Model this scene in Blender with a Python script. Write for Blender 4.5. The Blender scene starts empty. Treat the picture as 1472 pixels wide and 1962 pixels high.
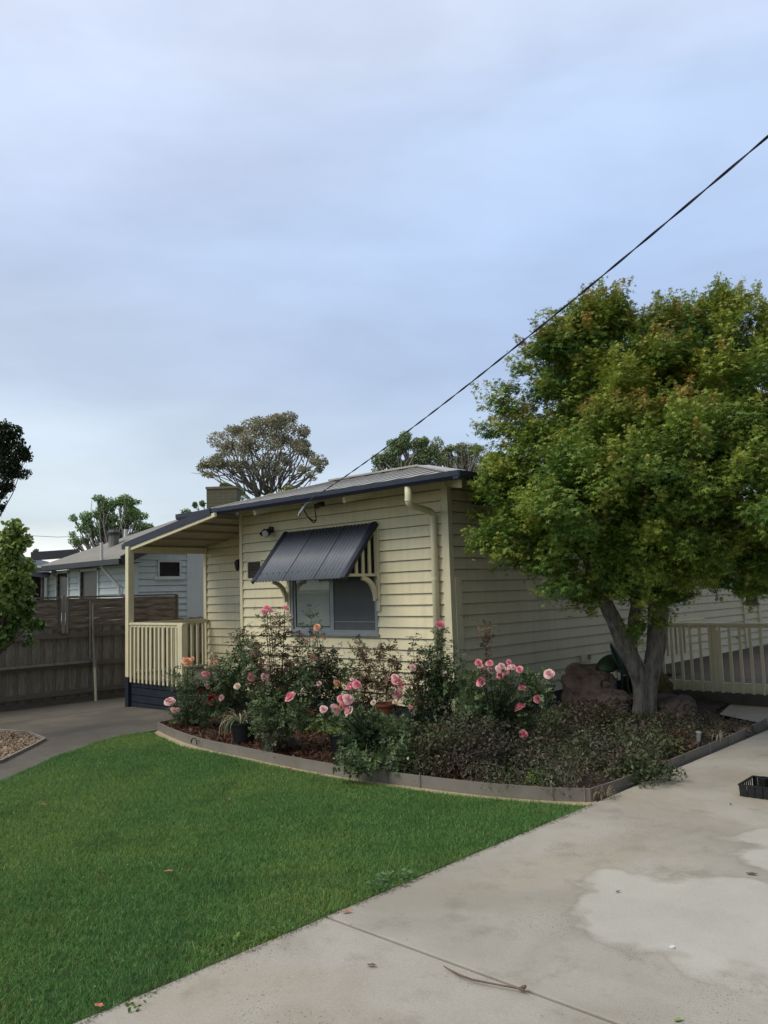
import bpy, math, random
import numpy as np
from mathutils import noise as mnoise
from mathutils import Vector, Matrix
random.seed(7); rng = np.random.default_rng(11)
S = bpy.context.scene
C = S.collection
# ------------------------------------------------------------ camera
RT = Vector((0.730316, 0.682408, -0.030657)); FW = Vector((-0.679759, 0.726794, 0.098448)); UP = Vector((0.09, -0.051, 0.995))
def _basis():
    pit, rol, yaw = math.radians(5.6498), math.radians(-1.76543), math.radians(43.0877)
    cp, sp = math.cos(pit), math.sin(pit)
    fw = Vector((0, cp, sp)); up = Vector((0, -sp, cp)); rt = Vector((1, 0, 0))
    c, s = math.cos(rol), math.sin(rol)
    r2 = c*rt + s*up; u2 = -s*rt + c*up
    Rz = Matrix.Rotation(yaw, 3, 'Z')
    return Rz@r2, Rz@fw, Rz@u2
RT, FW, UP = _basis()
F = 1555.857
CAM = Vector((6.1452, -7.6937, 1.65))
cd = bpy.data.cameras.new('camera'); cam = bpy.data.objects.new('camera', cd); C.objects.link(cam)
cd.sensor_fit = 'VERTICAL'; cd.sensor_height = 36; cd.lens = F/1962*36; cd.clip_end = 2000; cd.clip_start = .05
M = Matrix((RT, UP, -FW)).transposed().to_4x4(); M.translation = CAM
cam.matrix_world = M; S.camera = cam
S.render.resolution_x = 768; S.render.resolution_y = 1024
def ray(x, y): return RT*((x-736)/F) - UP*((y-981)/F) + FW
def D(x, y, d): return CAM + ray(x, y)*d                     # photo point at a given depth
def G(x, y, z=0.0):
    r = ray(x, y); return CAM + r*((z-CAM.z)/r.z)
def PY(x, y, Y):
    r = ray(x, y); return CAM + r*((Y-CAM.y)/r.y)
def PX(x, y, X):
    r = ray(x, y); return CAM + r*((X-CAM.x)/r.x)
def depth(p): return (Vector(p)-CAM).dot(FW)
def gz(x): return -0.02*min(max(-2.5-x, 0), 5.0)             # the plot falls a little to the left
# ------------------------------------------------------------ sky, sun, exposure
SUN_EL, SUN_AZ = math.radians(51), math.radians(200)          # azimuth clockwise from +Y: from behind-left of the camera
w = bpy.data.worlds.new('World'); S.world = w; w.use_nodes = True
nt = w.node_tree; N = nt.nodes; Lk = nt.links; N.clear()
def nd(t, **k):
    n = N.new(t)
    for a, b in k.items(): setattr(n, a, b)
    return n
out = nd('ShaderNodeOutputWorld'); tc = nd('ShaderNodeTexCoord')
sky = nd('ShaderNodeTexSky', sky_type='NISHITA'); sky.sun_disc = False; sky.sun_elevation = SUN_EL; sky.sun_rotation = SUN_AZ
bg1 = nd('ShaderNodeBackground'); bg1.inputs[1].default_value = 0.06; Lk.new(sky.outputs[0], bg1.inputs[0])
mp = nd('ShaderNodeMapping'); mp.inputs['Scale'].default_value = (1.1, 1.1, 3.6); Lk.new(tc.outputs['Generated'], mp.inputs[0])
nz = nd('ShaderNodeTexNoise'); nz.inputs['Scale'].default_value = 1.7; nz.inputs['Detail'].default_value = 5; nz.inputs['Roughness'].default_value = .5
Lk.new(mp.outputs[0], nz.inputs['Vector'])
sx = nd('ShaderNodeSeparateXYZ'); Lk.new(tc.outputs['Generated'], sx.inputs[0])
sub = nd('ShaderNodeMath', operation='SUBTRACT'); Lk.new(nz.outputs[0], sub.inputs[0]); sub.inputs[1].default_value = .5
zab = nd('ShaderNodeMath', operation='MULTIPLY'); Lk.new(sx.outputs[2], zab.inputs[0]); zab.inputs[1].default_value = .50
mul = nd('ShaderNodeMath', operation='MULTIPLY'); Lk.new(sub.outputs[0], mul.inputs[0]); Lk.new(zab.outputs[0], mul.inputs[1])
el = nd('ShaderNodeMath', operation='ADD'); Lk.new(sx.outputs[2], el.inputs[0]); Lk.new(mul.outputs[0], el.inputs[1])
def ramp(stops, src):
    r = nd('ShaderNodeValToRGB'); r.color_ramp.interpolation = 'EASE'
    while len(r.color_ramp.elements) > 1: r.color_ramp.elements.remove(r.color_ramp.elements[0])
    for i, (p, c) in enumerate(stops):
        e = r.color_ramp.elements[0] if i == 0 else r.color_ramp.elements.new(p)
        e.position = p; e.color = (*c, 1)
    Lk.new(src, r.inputs[0]); return r
# left (toward -X) and right (toward +Y) tints of the same cloud deck
rl = ramp([(0, (.82,.85,.80)), (.055, (.84,.86,.82)), (.10, (.50,.57,.61)), (.15, (.53,.60,.66)), (.2, (.52,.60,.69)), (.27, (.43,.51,.64)), (.36, (.44,.53,.70)), (.5, (.49,.56,.72)), (.62, (.56,.61,.73)), (.8, (.66,.68,.73)), (1, (.70,.72,.75))], el.outputs[0])
rr = ramp([(0, (.70,.77,.78)), (.07, (.58,.68,.77)), (.14, (.47,.58,.74)), (.2, (.40,.51,.69)), (.28, (.335,.43,.62)), (.38, (.375,.49,.70)), (.5, (.41,.52,.72)), (.62, (.49,.57,.73)), (.8, (.64,.67,.73)), (1, (.70,.72,.75))], el.outputs[0])
az = nd('ShaderNodeVectorMath', operation='DOT_PRODUCT'); Lk.new(tc.outputs['Generated'], az.inputs[0]); az.inputs[1].default_value = (RT.x, RT.y, 0)
mr = nd('ShaderNodeMapRange'); mr.inputs[1].default_value = -.42; mr.inputs[2].default_value = .25; Lk.new(az.outputs['Value'], mr.inputs[0])
mx = nd('ShaderNodeMix', data_type='RGBA'); Lk.new(mr.outputs[0], mx.inputs[0]); Lk.new(rl.outputs[0], mx.inputs[6]); Lk.new(rr.outputs[0], mx.inputs[7])
# soft billows: brighter and darker folds
nz2 = nd('ShaderNodeTexNoise'); nz2.inputs['Scale'].default_value = 3.0; nz2.inputs['Detail'].default_value = 8; nz2.inputs['Roughness'].default_value = .54; nz2.inputs['Distortion'].default_value = .25
mp2 = nd('ShaderNodeMapping'); mp2.inputs['Scale'].default_value = (.8, .8, 2.6); mp2.inputs['Rotation'].default_value = (.15, .1, 0); Lk.new(tc.outputs['Generated'], mp2.inputs[0]); Lk.new(mp2.outputs[0], nz2.inputs['Vector'])
m2 = nd('ShaderNodeMapRange'); m2.inputs[1].default_value = .3; m2.inputs[2].default_value = .7; m2.inputs[3].default_value = .86; m2.inputs[4].default_value = 1.09; Lk.new(nz2.outputs[0], m2.inputs[0])
vm = nd('ShaderNodeVectorMath', operation='SCALE'); Lk.new(mx.outputs[2], vm.inputs[0]); Lk.new(m2.outputs[0], vm.inputs['Scale'])
dk_ = nd('ShaderNodeVectorMath', operation='DOT_PRODUCT'); Lk.new(tc.outputs['Generated'], dk_.inputs[0]); dk_.inputs[1].default_value = (.98, .05, -.1)
m3_ = nd('ShaderNodeMapRange'); m3_.interpolation_type = 'SMOOTHSTEP'; m3_.inputs[1].default_value = .05; m3_.inputs[2].default_value = .7; m3_.inputs[3].default_value = 1; m3_.inputs[4].default_value = .28; Lk.new(dk_.outputs['Value'], m3_.inputs[0])  # sky dimmed on the unseen +X side, added to keep the side wall dark
vm2 = nd('ShaderNodeVectorMath', operation='SCALE'); Lk.new(vm.outputs[0], vm2.inputs[0]); Lk.new(m3_.outputs[0], vm2.inputs['Scale'])
bg2 = nd('ShaderNodeBackground'); bg2.inputs[1].default_value = .865; Lk.new(vm2.outputs[0], bg2.inputs[0])
ms = nd('ShaderNodeMixShader'); ms.inputs[0].default_value = .93; Lk.new(bg1.outputs[0], ms.inputs[1]); Lk.new(bg2.outputs[0], ms.inputs[2]); Lk.new(ms.outputs[0], out.inputs[0])
sl = bpy.data.lights.new('sun', 'SUN'); sl.energy = 1.5; sl.angle = math.radians(38); sl.color = (1, .92, .78)
so = bpy.data.objects.new('sun', sl); C.objects.link(so)
sd = Vector((math.sin(SUN_AZ)*math.cos(SUN_EL), math.cos(SUN_AZ)*math.cos(SUN_EL), math.sin(SUN_EL)))
so.rotation_euler = sd.to_track_quat('Z', 'Y').to_euler(); so.location = sd*60
S.view_settings.view_transform = 'Standard'; S.view_settings.look = 'None'; S.view_settings.exposure = 0.68; S.view_settings.gamma = 1
S.render.engine = 'CYCLES'
# ------------------------------------------------------------ materials
def newmat(name):
    m = bpy.data.materials.new(name); m.use_nodes = True
    return m, m.node_tree.nodes, m.node_tree.links, m.node_tree.nodes['Principled BSDF']
def mat(name, col, rough=.7, var=.12, scale=6, bump=0., bscale=40, metal=0, col2=None, stretch=(1,1,1), spec=.4, detail=6, streak=0):
    m, n, l, b = newmat(name)
    b.inputs['Roughness'].default_value = rough; b.inputs['Metallic'].default_value = metal
    b.inputs['Specular IOR Level'].default_value = spec
    t = n.new('ShaderNodeTexCoord'); mpn = n.new('ShaderNodeMapping'); mpn.inputs['Scale'].default_value = stretch
    l.new(t.outputs['Object'], mpn.inputs[0])
    z = n.new('ShaderNodeTexNoise'); z.inputs['Scale'].default_value = scale; z.inputs['Detail'].default_value = detail; z.inputs['Roughness'].default_value = .6
    l.new(mpn.outputs[0], z.inputs['Vector'])
    r = n.new('ShaderNodeMapRange'); r.inputs[1].default_value = .32; r.inputs[2].default_value = .68
    l.new(z.outputs[0], r.inputs[0])
    x = n.new('ShaderNodeMix'); x.data_type = 'RGBA'; l.new(r.outputs[0], x.inputs[0])
    c2 = col2 or tuple(min(1, c*(1+var)) for c in col); c1 = col if col2 else tuple(c*(1-var) for c in col)
    x.inputs[6].default_value = (*c1, 1); x.inputs[7].default_value = (*c2, 1)
    res = x.outputs[2]
    if streak:
        mp3 = n.new('ShaderNodeMapping'); mp3.inputs['Scale'].default_value = (9, 9, .7); l.new(t.outputs['Object'], mp3.inputs[0])
        z3 = n.new('ShaderNodeTexNoise'); z3.inputs['Scale'].default_value = 1.5; z3.inputs['Detail'].default_value = 4; l.new(mp3.outputs[0], z3.inputs['Vector'])
        r3 = n.new('ShaderNodeMapRange'); r3.inputs[1].default_value = .45; r3.inputs[2].default_value = .8; r3.inputs[3].default_value = 1; r3.inputs[4].default_value = 1-streak; l.new(z3.outputs[0], r3.inputs[0])
        v3 = n.new('ShaderNodeVectorMath'); v3.operation = 'SCALE'; l.new(res, v3.inputs[0]); l.new(r3.outputs[0], v3.inputs['Scale']); res = v3.outputs[0]
    l.new(res, b.inputs['Base Color'])
    if bump:
        z2 = n.new('ShaderNodeTexNoise'); z2.inputs['Scale'].default_value = bscale; z2.inputs['Detail'].default_value = 4; l.new(mpn.outputs[0], z2.inputs['Vector'])
        bp = n.new('ShaderNodeBump'); bp.inputs['Strength'].default_value = bump; bp.inputs['Distance'].default_value = .02
        l.new(z2.outputs[0], bp.inputs['Height']); l.new(bp.outputs[0], b.inputs['Normal'])
    return m
CREAM = mat('cream_weatherboard_paint', (.71,.645,.43), .55, .07, 1.4, .10, 22, streak=.12)
TRIM = mat('cream_trim_paint', (.68,.63,.43), .5, .05, 5, .04, 60, streak=.10)
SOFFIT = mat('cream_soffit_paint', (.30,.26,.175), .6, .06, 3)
NAVY = mat('navy_metal', (.017,.023,.042), .45, .2, 6, .02)
NAVYB = mat('navy_painted_boards', (.016,.022,.034), .55, .25, 6, .05)
AWN = mat('charcoal_blue_corrugated_steel', (.145,.158,.190), .5, .14, 1.6, metal=0, streak=.12)
ROOFM = mat('pale_grey_roof_steel', (.35,.34,.31), .45, .10, 3, streak=.12)
ALU = mat('grey_aluminium', (.30,.33,.34), .4, .08, 8, metal=.3)
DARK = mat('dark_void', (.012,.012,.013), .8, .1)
BLIND = mat('pale_blind', (.78,.80,.72), .6, .05, 4)
SCREEN = mat('grey_fly_screen', (.10,.108,.108), .6, .08, 3)
BLACK = mat('black_plastic', (.012,.013,.015), .45, .2, 10)
WHITEP = mat('white_painted_metal', (.6,.61,.6), .45, .05)
DECKW = mat('weathered_grey_deck', (.13,.115,.095), .8, .25, 8, .15, 30, stretch=(1,6,1))
BROWNB = mat('brown_concrete_plinth', (.10,.085,.065), .9, .25, 4, .1, 40)
PAINTD = mat('brown_painted_deck', (.075,.055,.04), .7, .25, 3, .05)
PALING = mat('weathered_fence_paling', (.15,.132,.110), .9, .35, 7, .35, 30, stretch=(6,6,.8), col2=(.28,.25,.205))
LATT = mat('weathered_woven_slats', (.14,.112,.090), .9, .3, 6, .3, 30, stretch=(6,.8,6), col2=(.32,.265,.215))
RAILW = mat('fence_rail_timber', (.16,.14,.115), .9, .3, 5, .3, 30, stretch=(6,.8,6), col2=(.12,.10,.085))
GREYW = mat('grey_bleached_timber', (.22,.20,.17), .85, .25, 8, .2, 30)
PVC = mat('cream_plastic_pipe', (.55,.53,.36), .5, .12, 6)
PALEB = mat('pale_blue_boards', (.62,.68,.67), .6, .06, 3, .04, 60, streak=.10)
PBTRIM = mat('pale_blue_trim', (.66,.70,.69), .55, .05, 4)
NROOF = mat('neighbour_roof_sheet', (.21,.20,.175), .75, .12, 2, streak=.1)
NGUT = mat('dark_grey_gutter', (.04,.043,.05), .5, .15, 5)
BRICK = mat('lichened_brick', (.16,.13,.09), .9, .3, 7, .4, 20, col2=(.20,.18,.12))
BARK = mat('maple_bark', (.085,.075,.062), .95, .3, 7, 1.0, 30, stretch=(3,3,.7), col2=(.30,.27,.23), detail=12)
TWIG = mat('brown_twig', (.07,.05,.035), .85, .3, 20)
CANE = mat('rose_cane', (.06,.07,.03), .7, .3, 20)
GUMB = mat('gum_bark', (.24,.22,.20), .85, .3, 8)
ROCK = mat('brown_basalt_boulder', (.062,.045,.036), .97, .4, 3.5, 1.0, 14, col2=(.17,.125,.10), detail=12)
EDGE = mat('weathered_steel_edging', (.165,.150,.128), .6, .15, 5, .08, 40, col2=(.205,.190,.168))
TERRA = mat('terracotta', (.18,.06,.03), .8, .2, 8)
SOIL = mat('dark_garden_soil', (.028,.02,.014), 1, .4, 12, .8, 30)
MULCH = mat('red_brown_bark_chip', (.11,.045,.022), .9, .45, 30)
SAND = mat('sandy_mowing_strip', (.36,.30,.19), .95, .2, 14, .3, 60)
GRAV = mat('tan_gravel_base', (.20,.14,.08), 1, .3, 25, .5, 60)
GRASSB = mat('turf_soil', (.035,.055,.018), 1, .3, 10, .5, 40)
EARTH = mat('open_ground', (.08,.09,.045), 1, .3, .4, .3, 5)
RED = mat('red_flashing', (.30,.03,.02), .7, .2)
LICHEN = mat('bleached_stick', (.28,.25,.2), .8, .2)
def mat_brickc():
    m, n, l, b = newmat('old_chimney_brick')
    t = n.new('ShaderNodeTexCoord'); k = n.new('ShaderNodeTexBrick'); k.inputs['Scale'].default_value = 1
    mp_ = n.new('ShaderNodeMapping'); mp_.inputs['Rotation'].default_value = (math.radians(90), 0, 0); l.new(t.outputs['Object'], mp_.inputs[0]); l.new(mp_.outputs[0], k.inputs['Vector'])
    k.inputs['Brick Width'].default_value = .23; k.inputs['Row Height'].default_value = .086; k.inputs['Mortar Size'].default_value = .008
    k.inputs['Color1'].default_value = (.12,.105,.07,1); k.inputs['Color2'].default_value = (.095,.095,.06,1); k.inputs['Mortar'].default_value = (.14,.14,.105,1)
    l.new(k.outputs[0], b.inputs['Base Color']); b.inputs['Roughness'].default_value = .95
    return m
BRICKC = mat_brickc()
def mat_concrete(name, base, light, dark, patches=()):
    m, n, l, b = newmat(name)
    b.inputs['Specular IOR Level'].default_value = .3
    t = n.new('ShaderNodeTexCoord')
    def noise(s, d=8, r=.6, dist=0):
        z = n.new('ShaderNodeTexNoise'); z.inputs['Scale'].default_value = s; z.inputs['Detail'].default_value = d; z.inputs['Roughness'].default_value = r; z.inputs['Distortion'].default_value = dist
        l.new(t.outputs['Object'], z.inputs['Vector']); return z.outputs[0]
    def mrange(src, a, c, lo=0, hi=1):
        r = n.new('ShaderNodeMapRange'); r.interpolation_type = 'SMOOTHSTEP'; r.inputs[1].default_value = a; r.inputs[2].default_value = c; r.inputs[3].default_value = lo; r.inputs[4].default_value = hi
        l.new(src, r.inputs[0]); return r.outputs[0]
    def mixc(f, a, c):
        x = n.new('ShaderNodeMix'); x.data_type = 'RGBA'; l.new(f, x.inputs[0])
        for i, v in ((6, a), (7, c)):
            if isinstance(v, tuple): x.inputs[i].default_value = (*v, 1)
            else: l.new(v, x.inputs[i])
        return x.outputs[2]
    col = mixc(mrange(noise(1.1, 6, .6, .4), .35, .65), base, light)
    col = mixc(mrange(noise(3.7, 8, .7), .5, .72, 0, .55), col, dark)
    col = mixc(mrange(noise(.7, 5, .6, .8), .52, .66, 0, .35), col, (base[0]*.95, base[1]*.86, base[2]*.70))
    # speckle of black grit gathered in the worn areas
    sp = n.new('ShaderNodeMath'); sp.operation = 'MULTIPLY'; l.new(mrange(noise(95, 2, .6), .62, .70), sp.inputs[0]); l.new(mrange(noise(1.6, 4, .6), .50, .64), sp.inputs[1])
    col = mixc(sp.outputs[0], col, (dark[0]*.35, dark[1]*.36, dark[2]*.3))
    fine = mrange(noise(160, 2, .7), .3, .7, .90, 1.08)
    last = None
    for (cx_, cy_, rx, ry, rot, seed) in patches:
        mp_ = n.new('ShaderNodeMapping'); mp_.vector_type = 'TEXTURE'; mp_.inputs['Location'].default_value = (cx_, cy_, 0); mp_.inputs['Rotation'].default_value = (0, 0, rot); mp_.inputs['Scale'].default_value = (rx, ry, 1)
        l.new(t.outputs['Object'], mp_.inputs[0])
        sp2 = n.new('ShaderNodeSeparateXYZ'); l.new(mp_.outputs[0], sp2.inputs[0]); cb = n.new('ShaderNodeCombineXYZ'); l.new(sp2.outputs[0], cb.inputs[0]); l.new(sp2.outputs[1], cb.inputs[1])
        ln = n.new('ShaderNodeVectorMath'); ln.operation = 'LENGTH'; l.new(cb.outputs[0], ln.inputs[0])
        ad = n.new('ShaderNodeMath'); ad.operation = 'ADD'; l.new(ln.outputs['Value'], ad.inputs[0])
        zz = n.new('ShaderNodeTexNoise'); zz.inputs['Scale'].default_value = 2.6; zz.inputs['Detail'].default_value = 5; mp4 = n.new('ShaderNodeMapping'); mp4.inputs['Location'].default_value = (seed, seed, 0); l.new(t.outputs['Object'], mp4.inputs[0]); l.new(mp4.outputs[0], zz.inputs['Vector'])
        sc = mrange(zz.outputs[0], .25, .75, -.30, .30); l.new(sc, ad.inputs[1])
        f = mrange(ad.outputs[0], .80, 1.0, .80, 0)
        col = mixc(f, col, mixc(mrange(noise(2.3, 6, .6), .3, .7), (.45,.435,.395), (.39,.375,.34)))
        rim = n.new('ShaderNodeMath'); rim.operation = 'MULTIPLY'; l.new(mrange(ad.outputs[0], .96, 1.0), rim.inputs[0]); l.new(mrange(ad.outputs[0], 1.01, 1.08, 1, 0), rim.inputs[1])
        rm2 = n.new('ShaderNodeMath'); rm2.operation = 'MULTIPLY'; rm2.inputs[1].default_value = .22; l.new(rim.outputs[0], rm2.inputs[0])
        col = mixc(rm2.outputs[0], col, (.20,.18,.15))
    v = n.new('ShaderNodeVectorMath'); v.operation = 'SCALE'; l.new(col, v.inputs[0]); l.new(fine, v.inputs['Scale'])
    l.new(v.outputs[0], b.inputs['Base Color']); b.inputs['Roughness'].default_value = .85
    bp = n.new('ShaderNodeBump'); bp.inputs['Strength'].default_value = .25; bp.inputs['Distance'].default_value = .004; l.new(noise(70, 5, .7), bp.inputs['Height']); l.new(bp.outputs[0], b.inputs['Normal'])
    return m
DRIVE = mat_concrete('driveway_concrete', (.285,.265,.225), (.365,.343,.30), (.19,.172,.14), [(4.46, -3.62, .80, .60, -.05, 3.0), (4.66, -2.25, .60, .62, .3, 9.0)])
PATHC = mat_concrete('shade_darkened_path_concrete', (.088,.080,.067), (.125,.115,.097), (.058,.053,.045))  # dark grey path, colour lowered further to stand in for the house's shade
def mat_leaf(name, rough=.5, trans=.25, spec=.35):
    m, n, l, b = newmat(name)
    a = n.new('ShaderNodeAttribute'); a.attribute_name = 'Col'; l.new(a.outputs[0], b.inputs['Base Color'])
    b.inputs['Roughness'].default_value = rough; b.inputs['Specular IOR Level'].default_value = spec
    tr = n.new('ShaderNodeBsdfTranslucent'); l.new(a.outputs[0], tr.inputs[0]); x = n.new('ShaderNodeMixShader'); x.inputs[0].default_value = trans
    l.new(b.outputs[0], x.inputs[1]); l.new(tr.outputs[0], x.inputs[2]); l.new(x.outputs[0], n['Material Output'].inputs[0])
    return m
LEAF = mat_leaf('leaf'); GLEAF = mat_leaf('glossy_leaf', .35, .2, .5); PETAL = mat_leaf('petal', .6, .35, .2); BLADE = mat_leaf('grass_blade', .55, .3, .25); FARLEAF = mat_leaf('far_leaf', .7, .2, .2)
def mat_glass():
    m, n, l, b = newmat('window_glass')
    tr = n.new('ShaderNodeBsdfTransparent'); tr.inputs[0].default_value = (.86,.88,.87,1); gl = n.new('ShaderNodeBsdfGlossy'); gl.inputs['Roughness'].default_value = .02
    fr = n.new('ShaderNodeFresnel'); fr.inputs[0].default_value = 1.55; x = n.new('ShaderNodeMixShader'); l.new(fr.outputs[0], x.inputs[0]); l.new(tr.outputs[0], x.inputs[1]); l.new(gl.outputs[0], x.inputs[2]); l.new(x.outputs[0], n['Material Output'].inputs[0])
    return m
GLASS = mat_glass()
# ------------------------------------------------------------ objects
def tag(o, label=None, cat=None, group=None, kind=None):
    if label: o['label'] = label
    if cat: o['category'] = cat
    if group: o['group'] = group
    if kind: o['kind'] = kind
    return o
def thing(name, loc, label, cat, group=None):
    o = bpy.data.objects.new(name, None); C.objects.link(o); o.location = loc; o.empty_display_size = .2
    return tag(o, label, cat, group)
def link(name, me, m, parent=None):
    if m is not None:
        me.materials.clear()
        me.materials.append(m)
    o = bpy.data.objects.new(name, me); C.objects.link(o)
    if parent is not None:
        o.parent = parent                      # meshes are written in world coordinates
        if parent.type == 'EMPTY': o.matrix_parent_inverse = Matrix.Translation(-Vector(parent.location))
    return o
class MB:
    def __init__(s): s.v = []; s.f = []
    def add(s, vs, fs):
        k = len(s.v); s.v += [tuple(v) for v in vs]; s.f += [tuple(i+k for i in f) for f in fs]; return s
    def obox(s, c, ax, ay, az):
        c = Vector(c); ax = Vector(ax); ay = Vector(ay); az = Vector(az)
        vs = [c+i*ax+j*ay+k*az for i in (-1, 1) for j in (-1, 1) for k in (-1, 1)]
        return s.add(vs, [(0,1,3,2), (4,6,7,5), (0,4,5,1), (2,3,7,6), (0,2,6,4), (1,5,7,3)])
    def box(s, x0, x1, y0, y1, z0, z1): return s.obox(((x0+x1)/2, (y0+y1)/2, (z0+z1)/2), ((x1-x0)/2, 0, 0), (0, (y1-y0)/2, 0), (0, 0, (z1-z0)/2))
    def bar(s, a, b, w, h, up=(0, 0, 1)):
        a = Vector(a); b = Vector(b); d = (b-a); L = d.length; d.normalize(); u = Vector(up); sd_ = d.cross(u).normalized(); u = sd_.cross(d)
        return s.obox((a+b)/2, d*L/2, sd_*w/2, u*h/2)
    def tube(s, pts, rad, n=8, cap=True):
        pts = [Vector(p) for p in pts]; k0 = len(s.v); m_ = len(pts)
        if not hasattr(rad, '__len__'): rad = [rad]*m_
        t0 = (pts[1]-pts[0]).normalized(); ref = Vector((0, 0, 1)) if abs(t0.z) < .9 else Vector((1, 0, 0)); u = t0.cross(ref).normalized()
        for i, p in enumerate(pts):
            t = (pts[min(i+1, m_-1)]-pts[max(i-1, 0)]).normalized(); u = (u - t*u.dot(t)).normalized(); v = t.cross(u)
            for j in range(n):
                a = 2*math.pi*j/n; s.v.append(tuple(p+(u*math.cos(a)+v*math.sin(a))*rad[i]))
        for i in range(m_-1):
            for j in range(n):
                a = k0+i*n+j; b = k0+i*n+(j+1) % n; s.f.append((a, b, b+n, a+n))
        if cap: s.f.append(tuple(k0+j for j in range(n))[::-1]); s.f.append(tuple(k0+(m_-1)*n+j for j in range(n)))
        return s
    def prism(s, poly, a, b):   # poly: list of 3D points, extruded from offset a to offset b
        n = len(poly); a = Vector(a); b = Vector(b); vs = [Vector(p)+a for p in poly]+[Vector(p)+b for p in poly]
        return s.add(vs, [tuple(range(n))[::-1], tuple(range(n, 2*n))]+[(i, (i+1) % n, n+(i+1) % n, n+i) for i in range(n)])
    def lathe(s, prof, c, n=20):
        k0 = len(s.v); c = Vector(c)
        for r, z in prof:
            for j in range(n): a = 2*math.pi*j/n; s.v.append(tuple(c+Vector((r*math.cos(a), r*math.sin(a), z))))
        for i in range(len(prof)-1):
            for j in range(n): a = k0+i*n+j; b = k0+i*n+(j+1) % n; s.f.append((a, b, b+n, a+n))
        return s
    def build(s, name, m, parent=None, smooth=False, bevel=0):
        me = bpy.data.meshes.new(name); me.from_pydata(s.v, [], s.f); me.update()
        if smooth: me.polygons.foreach_set('use_smooth', [True]*len(me.polygons))
        o = link(name, me, m, parent)
        if bevel:
            b = o.modifiers.new('bevel', 'BEVEL'); b.width = bevel; b.segments = 2; b.limit_method = 'ANGLE'
        return o
def boards(mb, P0, U, Nn, L, z0, z1, expo=.14, holes=(), lip=.022, top=None):
    """lapped weatherboards; holes = (u0,u1,za,zb); top = optional function u -> max z"""
    U = Vector(U); Nn = Vector(Nn); P0 = Vector(P0)
    def P(u, z, o): return P0+U*u+Vector((0, 0, z))+Nn*o
    k = 0; za = z0
    rb2 = random.Random(int(L*1000)+int(z0*77))
    while za < z1-1e-6:
        jit_ = rb2.uniform(-.0022, .0022); joint = rb2.uniform(.3, L-.3) if (L > 1.9 and rb2.random() < .38) else None
        zb = min(za+expo, z1); cuts = sorted({za, zb} | {h for H in holes for h in (H[2], H[3]) if za < h < zb})
        for a, b in zip(cuts, cuts[1:]):
            mid = (a+b)/2; us = [(0, L)]
            for H in holes:
                if H[2] < mid < H[3]:
                    nu = []
                    for p, q in us:
                        if H[1] <= p or H[0] >= q: nu.append((p, q)); continue
                        if H[0] > p: nu.append((p, H[0]))
                        if H[1] < q: nu.append((H[1], q))
                    us = nu
            if joint is not None: us = [x_ for p, q in us for x_ in (((p, joint-.0025), (joint+.0025, q)) if p < joint-.01 and q > joint+.01 else ((p, q),))]
            oa = lip*(1-(a-za)/expo)+.004+jit_; ob = lip*(1-(b-za)/expo)+.004
            if a < za+.0070 < b and a == za:      # rebated shadow gap under each lap
                for p, q in us:
                    if q-p > 1e-4: mb.add([P(p, a, -.012), P(q, a, -.012), P(q, a+.0070, -.012), P(p, a+.0070, -.012), P(p, a+.0070, oa), P(q, a+.0070, oa)], [(0,1,2,3), (3,2,5,4)])
                a = a+.0070
            for p, q in us:
                if q-p < 1e-4: continue
                mb.add([P(p, a, oa), P(q, a, oa), P(q, b, ob), P(p, b, ob), P(p, a, -.09), P(q, a, -.09), P(q, b, -.09), P(p, b, -.09)], [(0,1,2,3), (0,4,5,1), (3,2,6,7), (5,4,7,6), (0,3,7,4), (1,5,6,2)])
        za = zb
    return mb
# leaf templates: (verts (k,3): length, width, normal ; tris)
def T(v, f): return np.array(v, float), np.array(f, int)
def maple_t():
    v = []; f = []
    for a, L in ((-1.95, .62), (-1.0, .9), (0, 1.05), (1.0, .9), (1.95, .62)):
        k = len(v); c, s = math.cos(a), math.sin(a); w_ = .20
        v += [(-s*w_+c*.12, c*w_+s*.12, 0), (s*w_+c*.12, -c*w_+s*.12, 0), (c*L, s*L, -.22*L)]; f += [(k, k+1, k+2)]
    return T(v, f)
MAPLE = maple_t()
LEAFT = T([(0,0,0), (.45,.30,.06), (1,0,-.08), (.45,-.30,.06)], [(0,1,2), (0,2,3)])
ROUND = T([(0,0,0), (.25,.36,.05), (.7,.34,.03), (1,0,-.08), (.7,-.34,.03), (.25,-.36,.05)], [(0,1,2), (0,2,3), (0,3,4), (0,4,5)])
LONG = T([(0,0,0), (.4,.13,.03), (1,0,-.12), (.4,-.13,.03)], [(0,1,2), (0,2,3)])
def five():
    v = []; f = []
    for a, off, L in ((0, .62, .5), (.9, .45, .42), (-.9, .45, .42), (1.15, .12, .36), (-1.15, .12, .36)):
        k = len(v); c, s = math.cos(a), math.sin(a)
        for x, y, z in ((0,0,0), (.5,.33,.05), (1,0,-.1), (.5,-.33,.05)): v.append((off+(x*c-y*s)*L, (x*s+y*c)*L, z*L-.10*off))
        f += [(k, k+1, k+2), (k, k+2, k+3)]
    return T(v, f)
FIVE = five()
CHIP = T([(-1,-.35,0), (1,-.25,.05), (.8,.35,.02), (-.9,.3,-.03)], [(0,1,2), (0,2,3)])
def nrm(a): return a/np.maximum(np.linalg.norm(a, axis=1, keepdims=True), 1e-9)
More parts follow.
